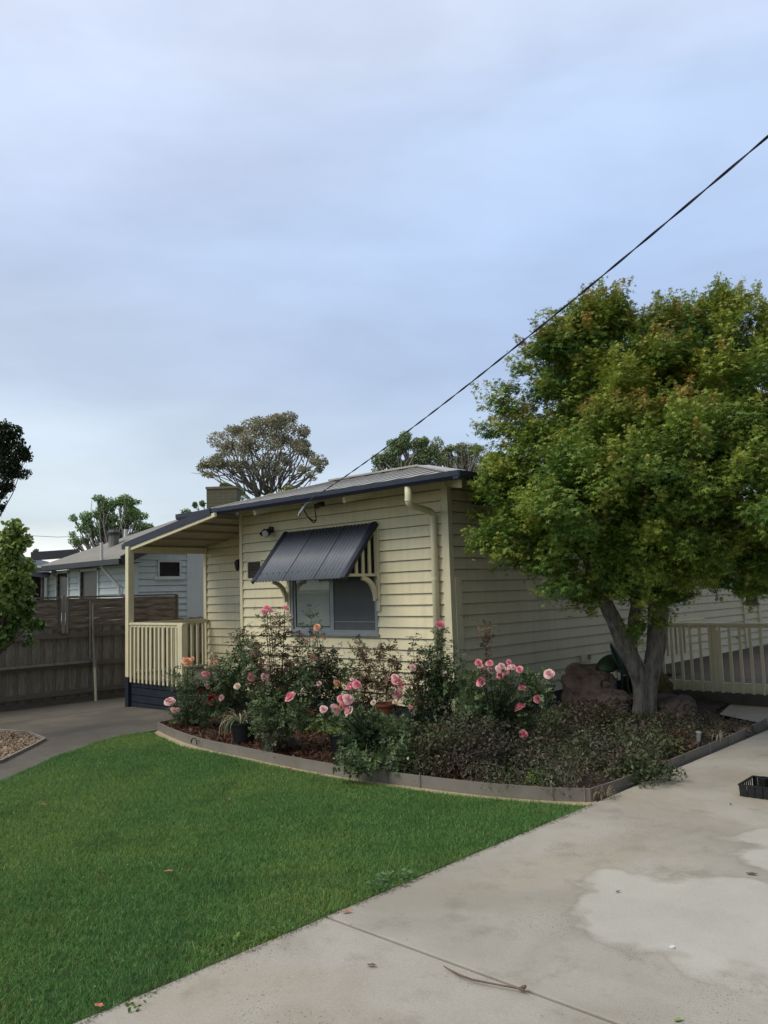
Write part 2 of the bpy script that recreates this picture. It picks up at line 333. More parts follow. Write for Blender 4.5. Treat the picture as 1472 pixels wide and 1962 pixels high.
def cloud(name, m, Pts, Dir, Nrm, size, cols, tmpl, parent=None):
    V, Fc = tmpl; n = len(Pts); k = len(V); A = nrm(Dir); B = nrm(np.cross(Nrm, A)); Nn = np.cross(A, B)
    W = Pts[:, None]+size[:, None, None]*(V[None, :, 0:1]*A[:, None]+V[None, :, 1:2]*B[:, None]+V[None, :, 2:3]*Nn[:, None])
    fc = (Fc[None]+(np.arange(n)*k)[:, None, None]).reshape(-1, 3)
    me = bpy.data.meshes.new(name); me.vertices.add(n*k); me.vertices.foreach_set('co', W.reshape(-1).astype(np.float32))
    me.loops.add(len(fc)*3); me.loops.foreach_set('vertex_index', fc.reshape(-1).astype(np.int32))
    me.polygons.add(len(fc)); me.polygons.foreach_set('loop_start', (np.arange(len(fc))*3).astype(np.int32))
    me.update(calc_edges=True)
    ca = me.color_attributes.new('Col', 'FLOAT_COLOR', 'POINT'); cc = np.ones((n, k, 4), np.float32); cc[:, :, :3] = cols[:, None]; ca.data.foreach_set('color', cc.reshape(-1))
    me.validate()
    return link(name, me, m, parent)
def colmix(n, pal, jit=.15):
    pal = np.array(pal, float); c = pal[rng.integers(0, len(pal), n)]; c = c*(1+rng.normal(0, jit, (n, 1))); return np.clip(c, .004, .95)
def randdir(n): return nrm(rng.normal(0, 1, (n, 3)))
R3 = np.array(RT); U3 = np.array(UP); F3 = np.array(FW)
# ------------------------------------------------------------ THE GROUND
def sheet(name, poly, z, m, kind='structure', thick=0, zf=None):
    mb = MB(); n = len(poly); zf = zf or (lambda x: 0)
    top = [(p[0], p[1], z+zf(p[0])) for p in poly]
    if thick: mb.prism(top, (0, 0, -thick), (0, 0, 0))
    else: mb.add(top, [tuple(range(n))])
    o = mb.build(name, m); tag(o, kind=kind); return o
g = MB()
xs = [-600, -60, -12, -7.5, -2.5, 60, 600]
for i in range(len(xs)-1):
    a, b = xs[i], xs[i+1]; g.add([(a, -600, gz(a)-.03), (b, -600, gz(b)-.03), (b, 600, gz(b)-.03), (a, 600, gz(a)-.03)], [(0,1,2,3)])
tag(g.build('ground', EARTH), kind='structure')
def g2(L, z=0): return [tuple(G(x, y, z)[:2]) for x, y in L]
lawn_edge = [(-3.05,-2.17), (-2.82,-2.27), (-1.89,-2.53), (-1.15,-2.54), (-.51,-2.58), (.08,-2.60), (.57,-2.60), (1.07,-2.57), (1.48,-2.52), (1.96,-2.44), (2.45,-2.30), (2.94,-2.10)]
lawn_left = [(.3,-12), (-.3,-8), (-1.0,-6), (-1.45,-5.1), (-1.8,-4.53), (-2.49,-3.72), (-3.0,-3.0), (-3.24,-2.5), (-3.2,-2.25)]
lawn_poly = lawn_edge+[(2.94,-4.0), (2.95,-12)]+lawn_left
sheet('lawn_soil', lawn_poly, .009, GRASSB, zf=gz)
jy0, jy1 = -4.80, -4.815
tag(MB().box(2.955, 12, jy0+.0, 22, -.1, .03).build('driveway', DRIVE, bevel=.006), kind='structure')
tag(MB().box(2.955, 12, -14, jy1, -.1, .028).build('driveway', DRIVE, bevel=.006), kind='structure')
tag(MB().box(2.955, 12, jy1-.002, jy0+.002, -.1, .012).build('driveway_joint', SOIL), kind='structure')
path_poly = [(.3,-12), (-.3,-8), (-1.0,-6), (-1.45,-5.1), (-1.8,-4.53), (-2.49,-3.72), (-3.0,-3.0), (-3.24,-2.5), (-3.24,-1.99), (-3.45,-1.2), (-3.6,-.3), (-3.6,.2), (-6.3,.2), (-6.3,2.6), (-7.45,2.6), (-7.45,-3.35), (-5.25,-3.17), (-4.7,-3.05), (-3.84,-3.2), (-3.48,-3.52), (-2.78,-4.15), (-2.4,-5.0), (-2.0,-6), (-1.4,-8), (-.9,-12)]
def grid_sheet(name, poly, z, m, zf):
    import bmesh
    bm = bmesh.new(); vs = [bm.verts.new((p[0], p[1], z+zf(p[0]))) for p in poly]; f = bm.faces.new(vs); bmesh.ops.triangulate(bm, faces=[f])
    me = bpy.data.meshes.new(name); bm.normal_update(); bm.to_mesh(me); bm.free(); o = link(name, me, m); tag(o, kind='structure'); return o
grid_sheet('path', path_poly, .008, PATHC, gz)
gl = MB().box(-7.44, -6.1, -3.3, 2.6, -.08, -.062).build('side_path', mat_concrete('side_slab_concrete', (.10,.09,.075), (.13,.12,.10), (.065,.06,.05))); tag(gl, kind='structure')
for yy in (-2.3, -.9): tag(MB().box(-6.1, -3.3, yy, yy+.012, -.06, .012).build('path_joint', SOIL), kind='structure') if 0 else None
grav_poly = [(-5.25,-3.17), (-4.7,-3.05), (-3.84,-3.2), (-3.48,-3.52), (-2.78,-4.15), (-2.4,-5.0), (-2.0,-6), (-7.4,-6), (-7.4,-3.35)]
grid_sheet('gravel_bed_base', grav_poly, .004, GRAV, gz)
n = 9000; gp = np.stack([rng.uniform(-5.6, -2.6, n), rng.uniform(-5, -3.1, n), np.zeros(n)], 1)
def inside(p, poly):
    x, y = p[:, 0], p[:, 1]; r = np.zeros(len(p), bool); k = len(poly)
    for i in range(k):
        x0, y0 = poly[i]; x1, y1 = poly[(i+1) % k]
        c = ((y0 > y) != (y1 > y)) & (x < (x1-x0)*(y-y0)/((y1-y0) or 1e-9)+x0); r ^= c
    return r
gp = gp[inside(gp, grav_poly)]; gp[:, 2] = np.array([gz(x) for x in gp[:, 0]])+.012
OCT = T([(1,0,0), (0,.8,0), (-.9,.1,0), (0,-.8,0), (.1,0,.6)], [(0,1,4), (1,2,4), (2,3,4), (3,0,4)])
n = len(gp); nn = np.tile([0, 0, 1.], (n, 1))+rng.normal(0, .3, (n, 3))
tag(cloud('gravel', LEAF, gp, randdir(n), nn, rng.uniform(.010, .024, n), colmix(n, [(.34,.25,.15), (.22,.13,.07), (.42,.36,.27), (.14,.09,.06)]), OCT), kind='stuff')
# timber edge round the gravel
e = MB(); pts = [(-7.3,-3.33), (-5.25,-3.16), (-4.7,-3.04), (-3.84,-3.19), (-3.47,-3.5), (-2.77,-4.13), (-2.39,-4.98)]
for a, b in zip(pts, pts[1:]): e.bar((a[0], a[1], gz(a[0])+.015), (b[0], b[1], gz(b[0])+.015), .03, .05)
tag(e.build('timber_edging', GREYW), 'thin brown timber edging between the gravel patch and the dark path', 'edging')
# sandy strip between steel edging and lawn
edge_pts = [(-3.5,-.95), (-3.36,-1.5), (-3.26,-1.99), (-2.5,-2.24), (-1.63,-2.42), (-.66,-2.47), (-.07,-2.50), (.57,-2.50), (.95,-2.47), (1.39,-2.41), (2.01,-2.31), (2.53,-2.15), (2.87,-1.97), (2.91,-1.42), (2.91,-.27), (2.90,1.0), (2.84,2.08)]
def smooth_poly(p, k=4):
    out_ = []
    for i in range(len(p)-1):
        p0 = Vector(p[max(i-1, 0)]); p1 = Vector(p[i]); p2 = Vector(p[i+1]); p3 = Vector(p[min(i+2, len(p)-1)])
        for j in range(k):
            t = j/k; out_.append(tuple(.5*((2*p1)+(-p0+p2)*t+(2*p0-5*p1+4*p2-p3)*t*t+(-p0+3*p1-3*p2+p3)*t**3)))
    out_.append(tuple(p[-1])); return out_
ea = smooth_poly(edge_pts[:3], 3)[:-1]+smooth_poly(edge_pts[2:13], 5)[:-1]+smooth_poly(edge_pts[12:], 5)
strip = [p for p in ea if p[1] < -1.9 and p[0] < 2.88]
ms_ = MB(); le = smooth_poly(lawn_edge, 5)
poly = [(x, y-.0, .004+gz(x)) for x, y in strip]+[(2.95, -2.0, .004)]+[(x, y-.02, .004+gz(x)) for x, y in le[::-1]]
import bmesh
bm = bmesh.new(); f = bm.faces.new([bm.verts.new(p) for p in poly]); bmesh.ops.triangulate(bm, faces=[f]); me = bpy.data.meshes.new('mowing_strip'); bm.to_mesh(me); bm.free()
tag(link('mowing_strip', me, SAND), kind='structure')
root = thing('garden_edging', (0, -2.5, 0), 'low grey-brown steel garden edging curving round the rose bed', 'garden edging')
e = MB()
for a, b in zip(ea, ea[1:]):
    za, zb = gz(a[0]), gz(b[0]); d = (Vector(b)-Vector(a)).normalized(); nx, ny = d.y*.006, -d.x*.006
    e.add([(a[0]-nx, a[1]-ny, za-.03), (a[0]+nx, a[1]+ny, za-.03), (b[0]+nx, b[1]+ny, zb-.03), (b[0]-nx, b[1]-ny, zb-.03), (a[0]-nx, a[1]-ny, za+.105), (a[0]+nx, a[1]+ny, za+.105), (b[0]+nx, b[1]+ny, zb+.105), (b[0]-nx, b[1]-ny, zb+.105)], [(0,3,2,1), (4,5,6,7), (0,1,5,4), (1,2,6,5), (2,3,7,6), (3,0,4,7)])
e.build('steel_strip', EDGE, root)
for (x, y) in ((1050,1518), (1110,1513), (1390,1428), (1435,1410), (800,1490)):
    p = G(x, y, .1); i = min(range(len(ea)), key=lambda k: (Vector(ea[k])-p.xy).length); q = ea[i]
    MB().tube([(q[0]+.012, q[1]-.014, -.02), (q[0]+.012, q[1]-.014, .125)], .004, 6).build('peg', GREYW, root)
loop = MB(); c = Vector((-1.72, -2.455, .05)); loop.tube([c+Vector((math.cos(a)*.055, -.02, math.sin(a)*.06)) for a in np.linspace(math.pi*1.0, -.1, 9)], .007, 6)
tag(loop.build('hose_loop', BLACK), 'small black hose loop hooked over the edging left of the white-striped potted plant', 'hose')
# garden bed soil, bumpy
bed_poly = ea+[(2.3,2.2), (2.1,2.6), (1.9,3.5), (-.05,3.5), (-.05,.05), (-4.0,.05), (-3.9,-.6)]
bx, by = np.meshgrid(np.arange(-4, 3.1, .06), np.arange(-2.7, 3.7, .06)); bp_ = np.stack([bx.ravel(), by.ravel()], 1)
ins = inside(bp_, bed_poly).reshape(bx.shape)
hz = .045+.02*np.sin(bx*3.1+by*2)*np.cos(by*4.3-bx)+.012*np.sin(bx*11)*np.sin(by*9)+rng.normal(0, .006, bx.shape)
b = MB(); idx = -np.ones(bx.shape, int)
for i in range(bx.shape[0]-1):
    for j in range(bx.shape[1]-1):
        if ins[i, j] and ins[i+1, j] and ins[i, j+1] and ins[i+1, j+1]:
            q = []
            for a, c in ((i, j), (i, j+1), (i+1, j+1), (i+1, j)):
                if idx[a, c] < 0: idx[a, c] = len(b.v); b.v.append((bx[a, c], by[a, c], hz[a, c]+gz(bx[a, c])))
                q.append(idx[a, c])
            b.f.append(tuple(q))
tag(b.build('garden_bed', SOIL, smooth=True), kind='structure')
sheet('garden_bed_base', bed_poly, .012, SOIL)
n = 16000; mp_ = np.stack([rng.uniform(-3.4, 2.9, n), rng.uniform(-2.55, 0, n), np.zeros(n)], 1); mp_ = mp_[inside(mp_, bed_poly)]
keep = (mp_[:, 0] < .6) | (rng.random(len(mp_)) < .25); mp_ = mp_[keep]; n = len(mp_); mp_[:, 2] = .058+rng.uniform(0, .02, n)
tag(cloud('bark_mulch', LEAF, mp_, randdir(n), np.tile([0, 0, 1.], (n, 1))+rng.normal(0, .5, (n, 3)), rng.uniform(.010, .030, n), colmix(n, [(.13,.05,.025), (.09,.03,.015), (.17,.08,.045), (.05,.02,.012)], .25), CHIP), kind='stuff')
# ------------------------------------------------------------ LAWN
def snoise(x, y):
    return (np.sin(x*1.7+2*np.sin(y*1.1))+np.sin(y*2.3+1.5*np.sin(x*1.9+1))+.6*np.sin(x*5.1+y*3.7)+.5*np.sin(x*9.3-y*7.9+2))/3.1
def grass(n, poly, x0, x1, y0, y1, wmul=1):
    p = np.stack([rng.uniform(x0, x1, n), rng.uniform(y0, y1, n), np.zeros(n)], 1); p = p[inside(p, poly)]
    nearr = np.hypot(p[:, 0]-CAM.x, p[:, 1]-CAM.y); keep_ = rng.random(len(p)) < np.clip(5.5/nearr, .5, 1); p = p[keep_]; n = len(p)
    p[:, 2] = .010+np.array([gz(x) for x in p[:, 0]])+np.where(p[:, 0] > 2.955, .019, 0)
    kp = (p[:, 0] < 2.945+.028*(snoise(p[:, 1]*4, p[:, 1]*3)+.6*snoise(p[:, 1]*13, 1.0)))|(p[:, 0] < 2.93); p = p[kp]; n = len(p)
    s = snoise(p[:, 0], p[:, 1]); s2 = snoise(p[:, 0]*2.7+5, p[:, 1]*2.7-3)
    h = .020+.007*s2+rng.gamma(3, .0036, n)*.8
    c1 = np.array([.105,.245,.070]); c2 = np.array([.235,.350,.085]); c3 = np.array([.058,.150,.052])
    f = np.clip(.32+.50*s+.18*s2+rng.normal(0, .20, n), 0, 1)[:, None]; col = c1*(1-f)+c2*f; d_ = np.clip(.8*s2-.15, 0, 1)[:, None]; col = col*(1-d_)+c3*d_; col *= (1+rng.normal(0, .22, (n, 1)))
    dry = rng.random(n) < .03+.05*np.clip(s, 0, 1); col[dry] = np.array([.30,.27,.12])*(1+rng.normal(0, .2, (dry.sum(), 1)))
    a = nrm(np.stack([rng.normal(0, .60, n), rng.normal(0, .60, n), np.ones(n)], 1))
    t = T([(0,.5,0), (0,-.5,0), (.55,.36,.05), (.55,-.36,.05), (1,0,.28)], [(0,1,2), (1,3,2), (2,3,4)]); V, Fc = t
    wid = rng.uniform(.0022, .0042, n)*wmul; side = nrm(np.cross(a, randdir(n))); nm = np.cross(a, side)
    W = p[:, None]+V[None, :, 0:1]*h[:, None, None]*a[:, None]+V[None, :, 1:2]*wid[:, None, None]*side[:, None]+V[None, :, 2:3]*h[:, None, None]*nm[:, None]
    fc = (Fc[None]+(np.arange(n)*5)[:, None, None]).reshape(-1, 3)
    me = bpy.data.meshes.new('grass'); me.vertices.add(n*5); me.vertices.foreach_set('co', W.reshape(-1).astype(np.float32)); me.loops.add(len(fc)*3); me.loops.foreach_set('vertex_index', fc.reshape(-1).astype(np.int32)); me.polygons.add(len(fc)); me.polygons.foreach_set('loop_start', (np.arange(len(fc))*3).astype(np.int32)); me.update(calc_edges=True)
    ca = me.color_attributes.new('Col', 'FLOAT_COLOR', 'POINT'); cc = np.ones((n, 5, 4), np.float32); shade = np.array([1, 1, 1.0, 1.0, 1.1])
    cc[:, :, :3] = np.clip(col[:, None]*shade[None, :, None], .004, .9); ca.data.foreach_set('color', cc.reshape(-1)); return me
blade_poly = lawn_poly
# ragged fringe: the blades lean over the slab's edge
me = grass(560000, [(x+(.06 if x > 2.9 else 0), y) for x, y in lawn_poly], -3.4, 3.01, -6.9, -2.05)
tag(link('lawn_grass', me, BLADE), kind='stuff')
me = grass(60000, lawn_poly, -3.0, 2.97, -12, -6.9, 1.6)
tag(link('lawn_grass', me, BLADE), kind='stuff')
n = 60000; P = np.stack([rng.uniform(-3.2, 2.95, n), rng.uniform(-6.9, -2.1, n), np.zeros(n)], 1); P = P[inside(P, lawn_poly)]
cv = snoise(P[:, 0]*1.9+7, P[:, 1]*1.9+2)+.6*snoise(P[:, 0]*6, P[:, 1]*6); P = P[cv+rng.normal(0, .25, len(P)) > 1.0]; n = len(P); P[:, 2] = rng.uniform(.030, .046, n)
tag(cloud('lawn_clover', LEAF, P, randdir(n)*np.array([1, 1, .3]), np.array([0, 0, 1.])+rng.normal(0, .3, (n, 3)), rng.uniform(.006, .013, n), colmix(n, [(.17,.26,.06), (.13,.22,.06), (.22,.28,.07)], .2), ROUND), kind='stuff')
# ------------------------------------------------------------ THE HOUSE
H = thing('weatherboard_house', (-2, 3, 0), 'cream weatherboard house with navy gutters and a corrugated window awning', 'house')
LX = -4.09; WT = 3.02; WB = .22
holes = [(-2.93-LX, -1.20-LX, 1.11, 2.46), (-3.955-LX, -3.60-LX, 1.90, 2.20)]
boards(MB(), (LX, 0, 0), (1, 0, 0), (0, -1, 0), -LX-.0, WB, WT, .14, holes).build('front_wall', CREAM, H)
boards(MB(), (0, 0, 0), (0, 1, 0), (1, 0, 0), 4.0, WB, WT, .14, [(.50, .92, 2.72, 2.84)]).build('side_wall', CREAM, H)
boards(MB(), (-.02, 4.15, 0), (0, 1, 0), (1, 0, 0), 5.4, WB+.06, WT, .14).build('side_wall', CREAM, H)
PW = .75
boards(MB(), (-6.15, PW, 0), (1, 0, 0), (0, -1, 0), 2.06, .41, 2.98, .14).build('porch_wall', CREAM, H)
boards(MB(), (LX, .75, 0), (0, -1, 0), (-1, 0, 0), .75, WB, WT, .14).build('porch_side_wall', CREAM, H)
boards(MB(), (-6.15, 8, 0), (0, -1, 0), (-1, 0, 0), 7.25, WB, 2.5, .14).build('left_wall', CREAM, H)
boards(MB(), (LX, 8, 0), (0, -1, 0), (-1, 0, 0), 7.2, 2.5, 3.2, .14).build('left_wall', CREAM, H)
t = MB(); t.box(-.075, .034, -.034, .0, WB-.03, WT); t.box(.0, .032, -.0, .055, WB-.03, WT); t.build('corner_trim', TRIM, H, bevel=.004)
MB().box(.0, .038, .058, .185, WB-.03, 1.81).build('corner_trim', TRIM, H, bevel=.004)
t = MB(); t.box(LX-.03, LX+.035, -.036, .0, WB-.03, WT); t.box(LX-.032, LX, 0, .05, WB-.03, WT); t.build('corner_trim', TRIM, H, bevel=.004)
MB().box(0, .034, 4.0, 4.15, WB-.03, WT).build('corner_trim', TRIM, H, bevel=.004)
MB().box(-6.19, -6.11, PW-.04, PW+.03, .41, 2.6).build('corner_trim', TRIM, H, bevel=.004)
MB().box(-.01, .03, 9.55, 9.68, .3, 2.9).build('door_trim', TRIM, H)
MB().box(-.01, .03, 10.42, 10.55, .3, 2.9).build('door_trim', TRIM, H)
lv = MB(); lv.box(-.02, 0, 9.68, 10.42, 1.15, 2.6)
for k in range(12): lv.box(.0, .02, 9.70+k*.06, 9.725+k*.06, 1.15, 2.6)
lv.build('shutter_door', mat('brown_grey_louvre', (.09,.07,.055), .7), H)
boards(MB(), (-.02, 9.68, 0), (0, 1, 0), (1, 0, 0), .74, .3, 1.15, .14).build('side_wall', CREAM, H)
boards(MB(), (-.02, 10.55, 0), (0, 1, 0), (1, 0, 0), 4, .3, 2.9, .14).build('side_wall', CREAM, H)
# navy base boards down to the soil
b = MB()
for k in range(2): b.box(LX, -.012-.0, .004+.0, .03, -.08+k*.145, .055+k*.145); b.box(-.03, -.004, .03, 9.5, -.08+k*.145, .055+k*.145)
b.box(LX, -.04, .034, .05, -.1, .22); b.box(-.06, -.034, .04, 9.5, -.1, .22)
b.build('base_boards', NAVYB, H)
# roof: hipped front, ridge going back
EX, EY, EZ, LXE = .65, -.6, 2.955, -4.86
rd = 3.3; RZ = 3.75; RX = EX-rd
slope = (RZ-EZ)/rd
rf = MB()
def plate(pts, th=.05): rf.prism(pts, (0, 0, -th), (0, 0, 0))
plate([(LXE, EY, EZ), (EX, EY, EZ), (RX, EY+rd, RZ), (LXE, EY+rd, RZ)])
plate([(EX, EY, EZ), (EX, 13, EZ), (RX, 13, RZ), (RX, EY+rd, RZ)])
plate([(LXE, EY+rd, RZ), (RX, EY+rd, RZ), (RX, 13, RZ), (LXE, 13, RZ-.53)])
roof = rf.build('roof', ROOFM, H)
sf = MB(); sf.prism([(LXE+.02, EY+.02, EZ-.056), (EX-.02, EY+.02, EZ-.056), (EX-.02, 0.02, EZ-.056+.6*slope*0), (EX-.02, .05, EZ-.056+.03), (-.04, .05, EZ-.05+.15), (LXE+.02, .05, EZ-.05+.15)], (0, 0, -.008), (0, 0, 0))
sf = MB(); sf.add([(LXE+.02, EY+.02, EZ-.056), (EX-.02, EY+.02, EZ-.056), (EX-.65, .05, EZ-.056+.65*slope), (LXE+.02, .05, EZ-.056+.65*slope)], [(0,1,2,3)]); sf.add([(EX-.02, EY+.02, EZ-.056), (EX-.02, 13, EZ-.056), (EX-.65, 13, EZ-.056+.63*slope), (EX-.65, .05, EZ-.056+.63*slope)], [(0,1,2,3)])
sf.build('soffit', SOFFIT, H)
# roof ribs, low rolls of the sheet steel, and ridge capping
rb = MB()
for k in range(14):
    x = LXE+.15+k*.4; ytop = EY+rd if x < RX else EY+(EX-x)
    if ytop-EY > .2: rb.bar((x, EY+.02, EZ+.006), (x, ytop-.03, EZ+(ytop-EY)*slope+.002), .03, .012)
rb.build('roof_ribs', ROOFM, roof)
rc = MB(); rc.bar((LXE, EY+rd, RZ+.01), (RX, EY+rd, RZ+.01), .26, .03); rc.bar((RX, EY+rd, RZ+.012), (EX-.02, EY+.02, EZ+.012), .2, .02); rc.bar((LXE+.06, EY+.02, EZ+.008), (LXE+.06, EY+rd, RZ+.008), .14, .02)
rc.build('ridge_cap', ROOFM, roof)
gt = MB()
gt.prism([(LXE-.01, EY, EZ-.085), (LXE-.01, EY-.07, EZ-.085), (LXE-.01, EY-.095, EZ-.05), (LXE-.01, EY-.095, EZ+.008), (LXE-.01, EY-.085, EZ+.008), (LXE-.01, EY, EZ-.0)], (0, 0, 0), (EX-LXE+.09, 0, 0))
gt.prism([(EX, EY-.09, EZ-.083), (EX+.07, EY-.09, EZ-.083), (EX+.095, EY-.09, EZ-.05), (EX+.095, EY-.09, EZ+.006), (EX, EY-.09, EZ+.004)], (0, 0, 0), (0, 13.6, 0))
gt.build('gutter', NAVY, H)
fb = MB(); fb.bar((LXE, EY+.004, EZ-.05), (LXE, EY+rd, RZ-.05), .03, .12); fb.build('barge_board', NAVY, H)
for (x, y) in ((-4.30, 0), (-3.04, 0), (-1.21, 0), (.53, 1)):
    if y == 0: MB().bar((x, EY+.03, EZ-.115), (x, .02, EZ-.115+.57*slope), .045, .09).build('rafter_tail', TRIM, H)
    else: MB().bar((x+.05, EY+.12, EZ-.115), (-.02, .02, EZ-.09+.4*slope), .045, .09).build('rafter_tail', TRIM, H)
for k in range(9): MB().bar((EX-.03, 1.0+k*.9, EZ-.115), (.02, 1.0+k*.9, EZ-.115+.6*slope), .045, .09).build('rafter_tail', TRIM, H)
# window
W = MB(); wx0, wx1, wz0, wz1 = -2.93, -1.20, 1.11, 2.46
fy = -.028
W.box(wx0, wx1, fy, .05, wz0, wz0+.05); W.box(wx0, wx1, fy, .05, wz1-.05, wz1); W.box(wx0, wx0+.045, fy, .05, wz0+.05, wz1-.05); W.box(wx1-.045, wx1, fy, .05, wz0+.05, wz1-.05)
win = W.build('window', ALU, H, bevel=.003)
mid = -2.065
MB().box(mid-.022, mid+.022, -.012, .04, wz0+.05, wz1-.05).build('mullion', ALU, win)
MB().box(wx0-.02, wx1+.03, -.05, fy-.003, wz0-.025, wz0+.008).build('sill', ALU, win)
fr = MB(); fr.box(wx0+.045, mid-.022, -.004, .02, wz0+.05, wz0+.085); fr.box(wx0+.045, wx0+.08, -.004, .02, wz0+.085, wz1-.05); fr.box(mid-.06, mid-.022, -.004, .02, wz0+.085, wz1-.05); fr.build('sash', ALU, win)
MB().add([(wx0+.08, .008, wz0+.085), (mid-.06, .008, wz0+.085), (mid-.06, .008, wz1-.05), (wx0+.08, .008, wz1-.05)], [(0,1,2,3)]).build('pane', GLASS, win)
MB().box(mid+.022, wx1-.045, .000, .006, wz0+.05, wz1-.05).build('fly_screen', SCREEN, win)
MB().box(mid+.022, wx1-.045, -.010, -.002, wz0+.155, wz0+.165).build('screen_bar', ALU, win)
bl = MB()
for k in range(44):
    z = wz0+.11+k*.028
    if z < wz1-.06: bl.obox(((wx0+mid)/2-.0, .018, z), ((mid-wx0)/2-.09, 0, 0), (0, .004, .0135), (0, -.0008, .0003)); 
for k in range(5): bl.box(wx0+.07, mid-.07, .024, .03, wz0+.10+k*.008, wz0+.105+k*.008)
bl.build('venetian_blind', BLIND, win)
MB().box(wx0+.02, wx1-.02, .052, .06, wz0+.02, wz1-.02).build('blind_backing', mat('dim_room', (.10,.11,.105), .8), win)
# trim boards right and left of the window
MB().box(-1.20, -1.135, -.042, -.0, 1.41, 2.50).build('window_trim', TRIM, H, bevel=.003)
MB().box(-2.995, -2.93, -.042, -.0, 1.41, 2.50).build('window_trim', TRIM, H, bevel=.003)
MB().box(-2.93, -1.20, -.040, -.0, 2.462, 2.52).build('window_trim', TRIM, H)
# awning
ax0, ax1 = -3.02, -1.15; at_, ab = Vector((0, -.035, 2.565)), Vector((0, -.645, 1.845)); dn = (ab-at_); sl_ = dn.normalized(); nrmv = Vector((0, -sl_.z*-1, sl_.y*-1)); nrmv = Vector((0, dn.z, -dn.y)).normalized()
if nrmv.z < 0: nrmv = -nrmv
sh = MB(); nc = 27*8; k0 = 0
for i in range(nc+1):
    x = ax0+(ax1-ax0)*i/nc; h = .0085*math.cos(2*math.pi*i/8)
    for P_, extra in ((at_, 0), (ab, 0)):
        sh.v.append((x, P_.y+nrmv.y*h, P_.z+nrmv.z*h))
for i in range(nc): sh.f.append((2*i, 2*i+1, 2*i+3, 2*i+2))
aw = sh.build('awning', AWN, H, smooth=True); m_ = aw.modifiers.new('sheet', 'SOLIDIFY'); m_.thickness = .0025
for xx in (ax0+.035, ax1-.035):
    f_ = MB(); f_.bar((xx, at_.y+nrmv.y*.014, at_.z+nrmv.z*.014), (xx, ab.y+nrmv.y*.014, ab.z+nrmv.z*.014), .075, .010, up=nrmv); f_.bar((xx+(.036 if xx > -2 else -.036), at_.y, at_.z-.012), (xx+(.036 if xx > -2 else -.036), ab.y, ab.z-.012), .006, .055, up=nrmv); f_.build('edge_flashing', NAVY, aw)
for fr_ in (.36, .69):
    x = ax0+(ax1-ax0)*fr_; MB().bar((x, at_.y+nrmv.y*.0105, at_.z+nrmv.z*.0105), (x, ab.y+nrmv.y*.0105, ab.z+nrmv.z*.0105), .012, .005, up=nrmv).build('sheet_lap', NAVY, aw)
for row in (.1, .86):
    q = at_+dn*row
    for k in range(14):
        sc_ = MB(); x = ax0+.09+k*(ax1-ax0-.12)/13; sc_.lathe([(.0001, .022), (.007, .020), (.008, .012)], (x, q.y, q.z), 6)
        sc_.build('screw', BLACK, aw)
for sx_, nm in ((ax1-.035, 'r'), (ax0+.035, 'l')):
    s_ = MB(); a = Vector((sx_, -.035, 2.50)); b_ = Vector((sx_, -.60, 1.885)); c_ = Vector((sx_, -.035, 1.885))
    s_.bar(a+Vector((0, -.02, -.03)), b_+Vector((0, 0, 0)), .03, .035, up=(0, -.7, .7)); s_.bar(b_+Vector((0, .01, -.005)), c_+Vector((0, 0, -.005)), .036, .035)
    for k in range(4):
        y = -.045-k*.12; ztop = 2.47+(y+.035)*(.615/.565)
        s_.box(sx_-.010, sx_+.010, y-.022, y+.022, 1.885, ztop) if ztop > 1.93 else None
    s_.build('side_panel', TRIM, aw)
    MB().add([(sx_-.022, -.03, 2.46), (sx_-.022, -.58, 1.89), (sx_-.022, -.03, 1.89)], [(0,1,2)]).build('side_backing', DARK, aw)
    br = MB(); poly = []
    for a_ in np.linspace(0, math.pi/2, 9): poly.append((sx_-.015, -.30+.30*math.sin(a_)*.92+0.0-.0, 1.865-.27*(1-math.cos(a_))))
    inn = [(sx_-.015, -.30+.0, 1.825)]+[(sx_-.015, -.30+.24*math.sin(a_), 1.825-.26*(1-math.cos(a_))) for a_ in np.linspace(0.1, math.pi/2, 8)]
    poly = [(sx_-.015, -.31, 1.866), (sx_-.015, -.24, 1.866)]
    outer = [(-.31+.275*math.sin(a_), 1.866-.0-.29*(1-math.cos(a_))) for a_ in np.linspace(0, math.pi/2, 9)]
    inner = [(-.31+.215*math.sin(a_), 1.815-.27*(1-math.cos(a_))) for a_ in np.linspace(0, math.pi/2, 9)]
    poly = [(sx_-.015, y, z) for y, z in outer]+[(sx_-.015, y, z) for y, z in inner[::-1]]
    vs = poly; k = 9
    for i in range(8):
        o0, o1, i0, i1 = outer[i], outer[i+1], inner[i], inner[i+1]; X0, X1 = sx_-.018, sx_+.018
        br.add([(X0, *o0), (X0, *o1), (X0, *i1), (X0, *i0), (X1, *o0), (X1, *o1), (X1, *i1), (X1, *i0)], [(0,1,2,3), (4,7,6,5), (0,4,5,1), (3,2,6,7), (0,3,7,4), (1,5,6,2)])
    br.build('bracket', TRIM, aw)
# vent
v = MB(); v.box(-3.955, -3.60, -.02, .0, 1.90, 1.925); v.box(-3.955, -3.60, -.02, 0, 2.175, 2.20); v.box(-3.955, -3.935, -.02, 0, 1.925, 2.175); v.box(-3.62, -3.60, -.02, 0, 1.925, 2.175)
vent = v.build('wall_vent', TRIM, H)
MB().box(-3.935, -3.62, .0, .01, 1.925, 2.175).build('vent_opening', DARK, vent)
v = MB()
for k in range(11): v.obox((-3.7775, -.004, 1.937+k*.0225), (.157, 0, 0), (0, .006, -.004), (0, .0006, .001))
v.build('louvre', GREYW, vent)
